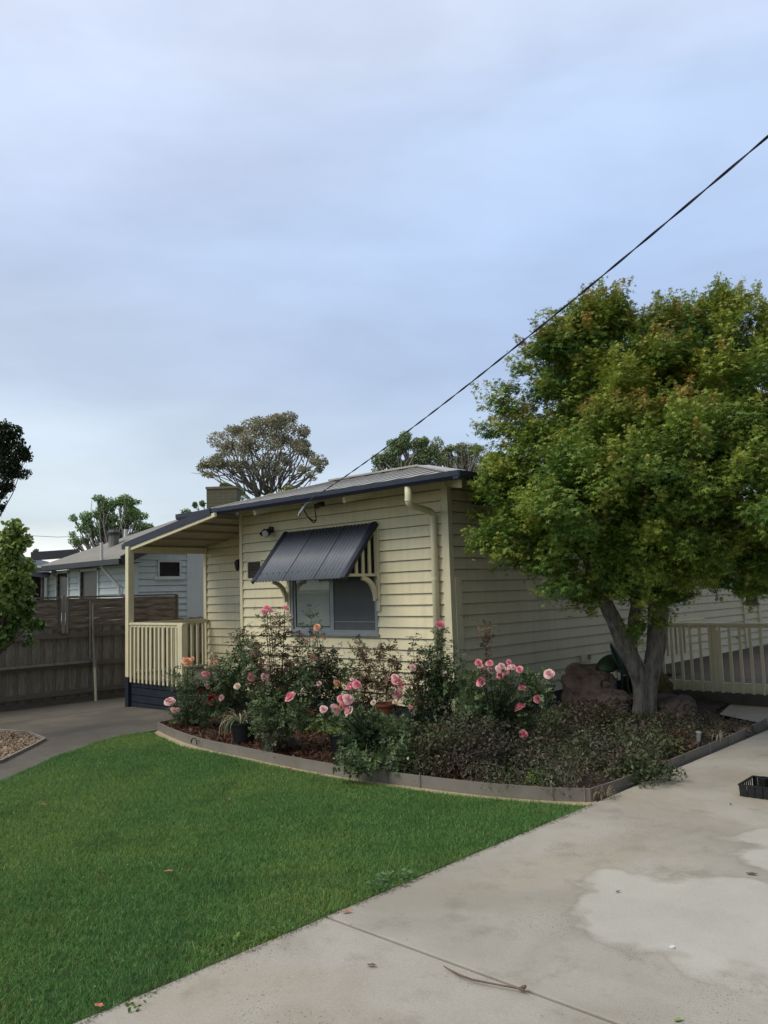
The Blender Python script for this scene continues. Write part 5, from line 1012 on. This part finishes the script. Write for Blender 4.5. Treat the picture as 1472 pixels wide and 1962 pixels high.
rosebush((735,1420), 'rose bush right of the window, all red-brown new leaves in two upright plumes', [(695,1300,14,20,50,PAL_R), (740,1310,20,26,90,PAL_R)], [([(700,1360), (690,1290), (688,1235)], 46, PAL_R), ([(700,1360), (705,1290), (702,1245)], 40, PAL_R), ([(720,1360), (725,1300), (728,1245)], 46, PAL_R), ([(740,1370), (745,1300), (748,1240)], 50, PAL_R), ([(745,1380), (758,1320), (762,1270)], 36, PAL_R), ([(690,1370), (676,1310), (672,1270)], 30, PAL_G)],
  [(761,1306,20,'P'), (757,1298,12,'L'), (762,1331,19,'L'), (768,1318,11,'P'), (757,1345,10,'C')], off=(-.25, .35))
rosebush((825,1430), 'rose bush climbing past the downpipe at the house corner, one pink bloom on top', [(800,1340,24,26,190,PAL_G), (840,1330,28,30,230,PAL_G), (830,1370,34,26,220,PAL_G), (820,1290,22,22,130,PAL_G), (850,1280,20,22,110,PAL_G), (865,1320,20,26,110,PAL_G), (790,1390,26,20,130,PAL_D), (870,1380,28,22,150,PAL_D)], [([(838,1340), (840,1270), (843,1210)], 44, PAL_G), ([(800,1340), (793,1270), (793,1225)], 18, PAL_D), ([(830,1340), (826,1270), (822,1240)], 40, PAL_G), ([(860,1340), (870,1260), (872,1235)], 16, PAL_G), ([(800,1350), (795,1300), (805,1270)], 44, PAL_R), ([(870,1330), (882,1270)], 14, PAL_G)],
  [(845,1197,14,'P'), (839,1196,10,'P'), (791,1279,12,'L'), (787,1356,8,'P'), (853,1289,6,'L')], off=(-.1, .2))
rosebush((955,1440), 'rightmost rose bush with many pink blooms against the shaded side wall', [(900,1350,28,24,140,PAL_G), (940,1350,32,28,200,PAL_G), (985,1350,30,26,170,PAL_G), (1020,1310,24,20,110,PAL_G), (960,1310,26,16,90,PAL_G), (900,1310,24,26,90,[(.08,.12,.03), (.06,.09,.03)]), (1040,1330,14,12,40,PAL_G), (1000,1385,24,20,110,PAL_G), (940,1390,40,22,220,PAL_D), (880,1400,30,20,150,PAL_D)], [([(935,1340), (932,1260), (930,1200)], 26, PAL_R), ([(905,1350), (912,1280)], 8, PAL_G), ([(975,1350), (982,1290)], 10, PAL_G), ([(1020,1350), (1050,1300)], 14, PAL_G), ([(925,1380), (908,1300), (900,1290)], 10, PAL_G)],
  [(917,1270,13,'P'), (921,1277,9,'P'), (938,1271,14,'P'), (925,1282,13,'P'), (940,1285,13,'L'), (922,1307,18,'P'), (960,1282,17,'P'), (967,1286,14,'P'), (959,1294,15,'P'), (961,1276,11,'L'), (975,1269,11,'P'), (982,1279,14,'P'), (977,1279,10,'L'), (996,1283,13,'P'), (1053,1292,18,'P'), (1001,1319,14,'P'), (1031,1340,16,'P'), (998,1357,23,'P'), (1003,1407,17,'P')])
rosebush((690,1480), 'low broad-leaved bush at the front of the bed, overhanging the edging', [(665,1455,26,20,90,PAL_G), (700,1460,26,18,90,PAL_G), (760,1450,30,24,130,PAL_G), (730,1480,26,12,70,PAL_D)], [], [(782,1453,4,'C')], cat='shrub', group='low shrubs at the bed front')
# ---- small shrubs and dry ground cover
def shrub(c, r_, h, n, pal, label, cat='shrub', tmpl=LEAFT, size=.03, name='shrub', group=None, twigs=14, twm=TWIG):
    c = Vector(c); t_ = thing(name, c, label, cat, group); mb_ = MB(); P_ = []
    for _ in range(twigs): a = rng.uniform(0, 6.28); e_ = c+Vector((math.cos(a)*r_*rng.uniform(.2, 1), math.sin(a)*r_*rng.uniform(.2, 1), h*rng.uniform(.5, 1))); P_ += branch(mb_, c, e_, .004, .0015, n=4, wob=.08, sides=4)[2:]
    mb_.build('stems', twm, t_); q = randdir(n)*(rng.random((n, 1))**.45); q[:, 2] = np.abs(q[:, 2]); k = 8; lump = 1+.22*np.sin(q[:, 0]*7+c.x*9)*np.sin(q[:, 1]*8+c.y*7)
    P = np.array(c)+q*np.array([r_, r_, h])*lump[:, None]; cloud('foliage', LEAF, P, nrm(q)*.6+randdir(n), np.array([0, 0, .7])+nrm(q)*.4+rng.normal(0, .5, (n, 3)), rng.uniform(size*.6, size*1.3, n), colmix(n, pal, .25), tmpl, t_); return t_
DRYG = [(.065,.082,.038), (.085,.095,.05), (.10,.082,.058), (.05,.065,.032), (.14,.125,.088)]
SHL = [((870,1470), .36, .50, 1900, [(.05,.065,.03), (.07,.08,.035), (.085,.075,.04)], 'olive green mound shrub below the corner rose bush'),
       ((930,1480), .34, .46, 1700, [(.055,.045,.035), (.075,.06,.045), (.04,.035,.03)], 'dark brown dried-out shrub at the front edging'),
       ((1000,1480), .32, .34, 1300, DRYG, 'grey-green spreading shrub under the lowest pink bloom'),
       ((822,1478), .26, .42, 1100, [(.06,.085,.03), (.08,.10,.035)], 'yellow-green shrub left of the dried brown one'),
       ((1235,1490), .30, .20, 1300, [(.06,.085,.035), (.05,.07,.03), (.08,.10,.04)], 'fine-leaved green shrub spilling over the edging onto the driveway'),
       ((1130,1455), .40, .30, 1700, DRYG, 'grey-green mound shrub in the middle of the right-hand bed'),
       ((1160,1410), .36, .34, 1500, [(.05,.055,.03), (.085,.075,.04), (.06,.05,.03)], 'twiggy olive shrub at the foot of the large boulder')]
for (px_, r_, h, n, pal, lab) in SHL:
    p = G(px_[0], px_[1], .05); shrub((p.x, p.y, .05), r_, h, n, pal, lab, group='dry shrubs in the right-hand bed', size=.036)
p = G(1028, 1500, .05); shrub((p.x, p.y, .05), .09, .11, 500, [(.16,.26,.04), (.20,.30,.05)], 'small bright lime green plant behind the front edging', 'plant', size=.022, name='lime_plant')
p = G(1228, 1468, .05); shrub((p.x, p.y, .05), .09, .14, 260, [(.10,.18,.04), (.13,.22,.05)], 'small bright green plant amid the dry ground cover', 'plant', size=.028, name='green_plant')
p = G(1245, 1425, .05); shrub((p.x, p.y, .04), .17, .13, 500, [(.22,.07,.035), (.28,.13,.03), (.12,.05,.03), (.25,.12,.08)], 'low red and orange leaved plant in front of the maple trunk', 'plant', size=.03, name='red_leaved_plant')
p = G(1308, 1432, .05); shrub((p.x, p.y, .04), .17, .17, 700, [(.26,.12,.07), (.20,.09,.05), (.30,.17,.11)], 'copper-brown leaved plant left of the solar light', 'plant', size=.03, name='copper_plant')
# ground cover mat
GCP = [[(.075,.095,.045), (.10,.11,.06)], [(.065,.11,.04), (.10,.145,.05)], [(.09,.065,.048), (.12,.085,.06)], [(.10,.105,.08), (.14,.135,.10)], [(.06,.085,.035), (.11,.12,.045)]]
gP = []; gD = []; gN = []; gS = []; gC = []
for _ in range(150):
    x, y = rng.uniform(.75, 2.8), rng.uniform(-2.25, 1.55)
    if not inside(np.array([[x, y]]), bed_poly)[0] or x > 2.82-.0: continue
    r_ = rng.uniform(.09, .22); h_ = rng.uniform(.14, .38)*(1 if y < .8 else .7); k = int(5200*r_*r_)+60; q = randdir(k)*(rng.random((k, 1))**.4); q[:, 2] = np.abs(q[:, 2])
    gP.append(np.array([x, y, .05])+q*np.array([r_, r_, h_])); gD.append(nrm(q)*.7+randdir(k)); gN.append(np.array([0, 0, .8])+nrm(q)*.4+rng.normal(0, .4, (k, 3))); gS.append(rng.uniform(.5, 1.2, k)*rng.choice([.022, .030, .045])); gC.append(colmix(k, GCP[rng.integers(0, 5)], .22))
gP = np.concatenate(gP); gP[:, 0] = np.minimum(gP[:, 0], 2.95)
tag(cloud('ground_cover_mounds', LEAF, gP, np.concatenate(gD), np.concatenate(gN), np.concatenate(gS), np.concatenate(gC), LEAFT), kind='stuff')
n = 26000; P = np.stack([rng.uniform(.3, 2.9, n), rng.uniform(-2.4, 2.3, n), np.zeros(n)], 1)
def shrink(poly_, x, y): return inside(np.stack([x, y], 1), poly_)
ok = inside(P, bed_poly) & (P[:, 1] < 1.9) & (P[:, 0]+P[:, 1]*-.1 > .35) & (P[:, 0] < 2.86); P = P[ok]; n = len(P)
hh = 1.1*(.11+.09*(snoise(P[:, 0]*3, P[:, 1]*3)+.3)+.05*snoise(P[:, 0]*7, P[:, 1]*7))*np.clip((P[:, 0]-.2)/.6, .2, 1); hh = np.clip(hh, .05, .38)*np.clip((1.9-P[:, 1])/1.0, .25, 1)
P[:, 2] = .05+hh*rng.uniform(.45, 1.05, n); clr = colmix(n, DRYG+[(.05,.06,.03), (.11,.10,.07), (.09,.055,.035)], .28); sn = snoise(P[:, 0]*2.2, P[:, 1]*2.2+4)[:, None]; clr = clr*(1+.25*sn*np.array([[-.3, .6, -.2]]))
tag(cloud('ground_cover', LEAF, P, randdir(n)+np.array([0, 0, .1]), np.array([0, 0, .8])+rng.normal(0, .55, (n, 3)), rng.uniform(.018, .048, n), np.clip(clr, .01, .5), LONG), kind='stuff')
tw = MB()
for _ in range(260):
    x, y = rng.uniform(.7, 2.75), rng.uniform(-2.1, 1.5); a = rng.uniform(0, 6.28); L_ = rng.uniform(.08, .3); p = Vector((x, y, .06)); branch(tw, p, p+Vector((math.cos(a)*L_*.7, math.sin(a)*L_*.7, rng.uniform(.05, .22))), .003, .0012, n=4, wob=.1, sides=4)
tag(tw.build('dry_twigs', mat('pale_dry_twig', (.16,.13,.10), .9, .3, 30)), kind='stuff')
# low green ground plants near the left of the bed
n = 1500; P = np.stack([rng.uniform(-1.9, -.2, n), rng.uniform(-1.4, -.5, n), rng.uniform(.06, .13, n)], 1); tag(cloud('creeping_groundcover', LEAF, P, randdir(n), np.array([0, 0, 1.])+rng.normal(0, .4, (n, 3)), rng.uniform(.02, .05, n), colmix(n, [(.05,.09,.025), (.07,.12,.03)]), ROUND), kind='stuff')
# white alyssum flecks
n = 90; P = np.array([tuple(D(380+rng.normal(0, 14), 1352+rng.normal(0, 12), 9.6)) for _ in range(n)])
# ---- pots
def pot(c, r_, h, label, m=BLACK):
    t_ = thing('plant_pot', c, label, 'pot', 'pots in the rose bed'); mb_ = MB(); mb_.lathe([(r_*.78, 0), (r_*.96, h*.88), (r_*1.05, h*.89), (r_*1.06, h), (r_*.97, h), (r_*.93, h*.86), (0.001, h*.86)], c, 28); mb_.build('pot_body', m, t_, smooth=False); mb_ = MB(); mb_.lathe([(r_*.93, h*.865), (.001, h*.875)], c, 20); mb_.build('potting_soil', SOIL, t_); return t_
p1 = G(447, 1428, .04); p1 = Vector((p1.x+.02, p1.y+.13, .04)); pot(p1, .14, .24, 'black pot holding the white-striped spider plant')
sp = thing('spider_plant', p1+Vector((0, 0, .22)), 'white-striped spider plant drooping over the black pot rim', 'plant')
def straps(parent, c, n_, L0, L1, wd_, pal, name='leaves', droop=1., bias=None, m=LEAF):
    mb_ = MB(); cols_ = []
    for _ in range(n_):
        a = rng.uniform(0, 6.28); 
        if bias is not None and rng.random() < .6: a = bias+rng.normal(0, .5)
        L_ = rng.uniform(L0, L1); dv = Vector((math.cos(a), math.sin(a), 0)); s_ = Vector((-math.sin(a), math.cos(a), 0)); el0 = rng.uniform(.5, 1.35); p = Vector(c)+dv*.02; pts = []; e_ = el0
        for i in range(8): pts.append(Vector(p)); p = p+(dv*math.cos(e_)+Vector((0, 0, math.sin(e_))))*L_/7; e_ -= droop*(.25+.12*i)*rng.uniform(.7, 1.2); e_ = max(e_, -1.5)
        k = len(mb_.v); cc_ = pal[rng.integers(0, len(pal))]
        for i, q in enumerate(pts): w2 = wd_*(1-(i/7)**2*.85); mb_.v += [tuple(q-s_*w2), tuple(q+s_*w2)]; cols_ += [cc_, cc_]
        for i in range(7): mb_.f.append((k+2*i, k+2*i+1, k+2*i+3, k+2*i+2))
    me_ = bpy.data.meshes.new(name); me_.from_pydata(mb_.v, [], mb_.f); ca = me_.color_attributes.new('Col', 'FLOAT_COLOR', 'POINT'); ca.data.foreach_set('color', np.array([list(c_)+[1] for c_ in cols_], np.float32).reshape(-1)); return link(name, me_, m, parent)
straps(sp, p1+Vector((-.02, -.02, .22)), 46, .22, .42, .006, [(.42,.42,.30), (.50,.48,.34), (.16,.24,.08), (.30,.30,.20)], bias=math.radians(215))
p2 = Vector(G(632, 1450, .04)); p2 = Vector((p2.x+.05, p2.y+.16, .04)); pot(p2, .16, .23, 'black pot topped with lime green ground cover')
pc = thing('pot_creeper', p2+Vector((0, 0, .22)), 'lime green creeping plant filling the second black pot', 'plant')
n = 700; a = rng.uniform(0, 6.28, n); rr_ = .18*np.sqrt(rng.random(n)); P = np.stack([p2.x+rr_*np.cos(a), p2.y+rr_*np.sin(a), p2.z+.235+rng.uniform(-.02, .045, n)*(1-rr_/.2)], 1); cloud('leaves', LEAF, P, randdir(n), np.array([0, 0, 1.])+rng.normal(0, .4, (n, 3)), rng.uniform(.012, .026, n), colmix(n, [(.14,.24,.04), (.10,.18,.035), (.18,.28,.05)]), ROUND, pc)
p3 = D(738, 1368, 8.9); p3.z = .05; pot(Vector((p3.x, p3.y, .22)), .13, .22, 'terracotta-rimmed dark pot half hidden behind the central roses', m=TERRA)
MB().lathe([(.11, 0), (.115, .17)], (p3.x, p3.y, .05), 20).build('pot_stand', BLACK, bpy.data.objects.new('pot_stand_tmp', None) if 0 else None) if 0 else None
b_ = MB(); b_.lathe([(.001, 0), (.12, 0), (.14, .165), (.11, .17), (.001, .17)], (p3.x, p3.y, .05), 20); tag(b_.build('upturned_pot', BLACK), 'black upturned pot under the terracotta-rimmed pot', 'pot')
p4 = Vector(G(352, 1396, .03)); b_ = MB(); b_.lathe([(.001, 0), (.10, 0), (.12, .07), (.125, .075), (.11, .075), (.09, .02), (.001, .02)], (p4.x-.02, p4.y+.15, .0), 20); tag(b_.build('plant_saucer', mat('grey_green_plastic', (.04,.045,.035), .6), smooth=False), 'low grey pot dish at the left end of the bed', 'dish')
# ---- solar light, strap leaves
p = Vector(G(1337, 1440, .05)); SLt = thing('solar_light', p, 'small silver solar stake light near the driveway edging, tilted', 'garden light')
tl = Vector((.10, .06, 1)).normalized(); MB().tube([p-tl*.03, p+tl*.10], .007, 8).build('stake', ALU, SLt); MB().tube([p+tl*.09, p+tl*.095, p+tl*.175], [.010, .019, .022], 14).build('lamp_body', mat('brushed_silver', (.30,.31,.31), .35, .08, metal=.6), SLt); MB().tube([p+tl*.1755, p+tl*.186, p+tl*.190], [.026, .026, .02], 14).build('lamp_cap', ALU, SLt)
q = G(1385, 1425, .06); dl_ = thing('dry_strap_leaves', q, 'pale dry strappy leaves lying right of the solar light', 'plant'); straps(dl_, q+Vector((-.03, 0, .05)), 12, .15, .3, .005, [(.30,.28,.20), (.25,.23,.16)], droop=1.2)
# ---- seedling tray on the driveway
p = Vector((3.73, -1.25, .03)); TR = thing('plastic_tray', p, 'black ribbed plastic seedling tray at the right edge of the driveway', 'tray')
t_ = MB(); x0, y0, L_, Wd, hh_ = 3.73, -1.26, .42, .34, .085; ang = math.radians(2)
def tp(u, v_, z): c_, s_ = math.cos(ang), math.sin(ang); return (x0+u*c_-v_*s_, y0+u*s_+v_*c_, .031+z)
def wallr(a0, b0):   # ribbed wall from a to b
    ns = 15
    for i in range(ns):
        t0, t1 = i/ns, (i+1)/ns; o_ = .006 if i % 2 else 0; u0, v0 = a0[0]+(b0[0]-a0[0])*t0, a0[1]+(b0[1]-a0[1])*t0; u1, v1 = a0[0]+(b0[0]-a0[0])*t1, a0[1]+(b0[1]-a0[1])*t1; nx, ny = (b0[1]-a0[1]), -(b0[0]-a0[0]); l_ = math.hypot(nx, ny); nx, ny = nx/l_*o_, ny/l_*o_
        t_.prism([tp(u0+nx, v0+ny, 0), tp(u1+nx, v1+ny, 0), tp(u1+nx*2, v1+ny*2, hh_), tp(u0+nx*2, v0+ny*2, hh_)], (0, 0, 0), Vector((-(ny or 0)*0, 0, 0))+Vector((-.0, .004, 0)))
for a0, b0 in (((0, 0), (L_, 0)), ((L_, 0), (L_, Wd)), ((L_, Wd), (0, Wd)), ((0, Wd), (0, 0))): wallr(a0, b0)
t_.prism([tp(0, 0, 0), tp(L_, 0, 0), tp(L_, Wd, 0), tp(0, Wd, 0)], (0, 0, 0), (0, 0, .004)); t_.build('tray_body', BLACK, TR)
rm_ = MB(); rm_.bar(tp(-.008, 0, hh_), tp(L_+.01, 0, hh_), .016, .008); rm_.bar(tp(0, -.0, hh_), tp(0, Wd, hh_), .016, .008); rm_.bar(tp(0, Wd, hh_), tp(L_, Wd, hh_), .016, .008); rm_.build('rim', BLACK, TR)
for (u, v_, s_, h_) in ((.15, .12, .035, .13), (.23, .10, .04, .15), (.32, .18, .045, .12)):
    c_ = Vector(tp(u, v_, .004)); mb_ = MB(); mb_.lathe([(s_*.7, 0), (s_, h_-.01), (s_*1.1, h_-.01), (s_*1.1, h_), (s_*.9, h_), (s_*.6, .02), (.001, .02)], c_, 10); tag(mb_.build('seedling_pot', BLACK), {.15: 'left black seedling pot standing in the ribbed tray', .23: 'middle tallest black seedling pot in the tray', .32: 'black seedling pot at the right end of the tray'}[u], 'pot')
mb_ = MB(); c_ = Vector(tp(.235, .06, .06)); mb_.bar(c_, c_+Vector((.01, .0, .16)), .02, .012); tag(mb_.build('plant_tag', BLACK), 'thin black upright strip sticking out of the seedling tray', 'stick')
# ---- stick, leaves, weed, bolt cap on concrete and lawn
zc = .03
stk = [(850,1851), (880,1868), (905,1877), (950,1886), (995,1894)]; mb_ = MB(); pts = [G(x, y, zc+.010+(.004 if i else 0)) for i, (x, y) in enumerate(stk)]; mb_.tube(pts, [.002, .005, .0045, .0035, .004], 8); mb_.tube([pts[-1], G(1003, 1892, zc+.015), G(1008, 1889, zc+.022)], [.005, .009, .006], 8); mb_.tube([pts[-1], G(1010, 1900, zc+.01)], [.006, .003], 6); tag(mb_.build('fallen_stick', mat('bare_brown_stick', (.13,.09,.065), .85, .25, 20)), 'bare brown stick lying along the driveway joint', 'stick')
def leaf_on(x, y, s_, col_, lab, z=zc+.004, rot=0):
    p = G(x, y, z); V = [(-1,0,.1), (-.5,.35,.05), (.1,.45,.22), (.7,.25,.10), (1.1,0,.3), (.7,-.25,.10), (.1,-.45,.2), (-.5,-.35,.05), (0,0,.0)]; mb_ = MB(); c_, s2 = math.cos(rot), math.sin(rot)
    mb_.add([(p.x+(a*c_-b*s2)*s_, p.y+(a*s2+b*c_)*s_, p.z+d_*s_+.002) for a, b, d_ in V], [(i, (i+1) % 8, 8) for i in range(8)]); o_ = mb_.build('fallen_leaf', mat('fallen_leaf', col_, .7, .3, 40)); sf_ = o_.modifiers.new('t', 'SOLIDIFY'); sf_.thickness = .001; tag(o_, lab, 'leaf', 'fallen leaves')
leaf_on(712, 1850, .022, (.10,.07,.05), 'round dark leaf on the near driveway slab, left of the stick', rot=.4)
leaf_on(665, 1748, .024, (.40,.13,.05), 'orange fallen leaf on the lawn edge near the joint', rot=1.0, z=.035)
leaf_on(190, 1928, .028, (.42,.14,.09), 'pinkish fallen leaf on the lawn edge at the bottom left', rot=.2, z=.04)
leaf_on(323, 1670, .03, (.28,.14,.07), 'brown leaf in the middle of the lawn', rot=.6, z=.04)
leaf_on(82, 1543, .035, (.20,.10,.05), 'brown leaf on the far left of the lawn', rot=.9, z=.04)
leaf_on(555, 1475, .04, (.16,.05,.03), 'dark red-brown leaf on the sandy strip by the edging', rot=2, z=.02)
leaf_on(440, 1532, .022, (.22,.12,.06), 'brown leaf near the yellowish lawn patch', rot=2.4, z=.04)
leaf_on(1184, 1709, .014, (.06,.05,.04), 'tiny dark leaf on the pale driveway patch', rot=1)
leaf_on(1300, 1955, .02, (.25,.32,.12), 'green leaf at the bottom edge of the driveway', rot=1)
leaf_on(1440, 1675, .03, (.10,.07,.05), 'thin dark leaf at the right edge of the driveway', rot=.3)
leaf_on(1400, 1541, .014, (.05,.04,.03), 'dark leaf just left of the seedling tray', rot=1.7)
p = G(1288, 1815, zc+.002); mb_ = MB(); mb_.lathe([(.001, .004), (.004, .004), (.006, .0015), (.012, .005), (.014, .0)], (p.x, p.y, p.z), 14); tag(mb_.build('bottle_cap', WHITEP), 'tiny white round cap on the pale driveway patch', 'cap')
n = 170; P = np.stack([rng.uniform(2.97, 5.5, n), rng.uniform(-5.6, 2, n), np.full(n, zc+.003)], 1); tag(cloud('driveway_litter', LEAF, P, randdir(n)*np.array([1, 1, .05]), np.tile([0, 0, 1.], (n, 1)), rng.uniform(.003, .009, n), colmix(n, [(.05,.04,.03), (.12,.08,.05), (.5,.48,.42), (.09,.06,.04)]), LEAFT), kind='stuff')
# crumbs and dead grass along the slab's edge
n = 5200; P = np.stack([2.955+np.abs(rng.normal(0, .022, n)), rng.uniform(-7.5, -2.1, n), np.full(n, zc+.003)], 1); P[:, 0] += .02*(snoise(P[:, 1]*5, P[:, 1]*3)); tag(cloud('edge_litter', LEAF, P, randdir(n)*np.array([1, 1, .15]), np.array([0, 0, 1.])+rng.normal(0, .2, (n, 3)), rng.uniform(.004, .013, n), colmix(n, [(.05,.04,.025), (.09,.07,.045), (.07,.10,.03), (.03,.025,.018)], .3), LONG), kind='stuff')
wp = G(745, 1702, .0); WD = thing('weed', wp, 'leafy weed with a tall thin seed stalk at the driveway edge', 'weed')
mb_ = MB(); mb_.tube([wp, D(742, 1668, depth(wp)), D(750, 1640, depth(wp)), D(765, 1605, depth(wp)+.02)], [.002, .0018, .0015, .001], 4); mb_.build('stalk', mat('pale_green_stalk', (.22,.28,.10), .7), WD)
n = 70; a = rng.uniform(0, 6.28, n); rr_ = .13*np.sqrt(rng.random(n)); P = np.stack([wp.x+rr_*np.cos(a)*.7+.02, wp.y+rr_*np.sin(a)*1.2, .035+rng.uniform(0, .04, n)], 1); cloud('leaves', LEAF, P, np.stack([np.cos(a), np.sin(a), .2+0*a], 1), np.array([0, 0, 1.])+rng.normal(0, .3, (n, 3)), rng.uniform(.015, .032, n), colmix(n, [(.10,.18,.07), (.13,.21,.09), (.07,.14,.05)]), ROUND, WD)
for i, (x, y, r_, lab) in enumerate([(1085//1*0+520,1790,.05,'broad-leaved weed tuft at the driveway edge, lower left'), (265,1925,.09,'yellow-green weed patch at the bottom left of the lawn'), (440,1800,.10,'flat bright green clover patch near the lawn edge')]):
    p = G(x, y, .02); shrub((p.x, p.y, .0), r_, .04, 60, [(.14,.24,.04), (.10,.19,.04)], lab, 'weed', ROUND, .022, 'weed', twigs=3)
# weeds in the front strip
for i, (x, y, lab) in enumerate([(725,1500,'straggly pale weed growing out over the edging, left one'), (770,1500,'straggly pale weed over the edging, beside the bright grass tuft'), (1155,1540,'dry grass clump at the corner of the steel edging')]):
    p = G(x, y, .0); wd_ = thing('weed', p, lab, 'weed', None); straps(wd_, p+Vector((0, .05, .05)), 34, .08, .2, .0035, [(.10,.11,.06), (.14,.13,.08), (.07,.09,.04)] if i < 2 else [(.26,.20,.12), (.2,.16,.1)], droop=.9)
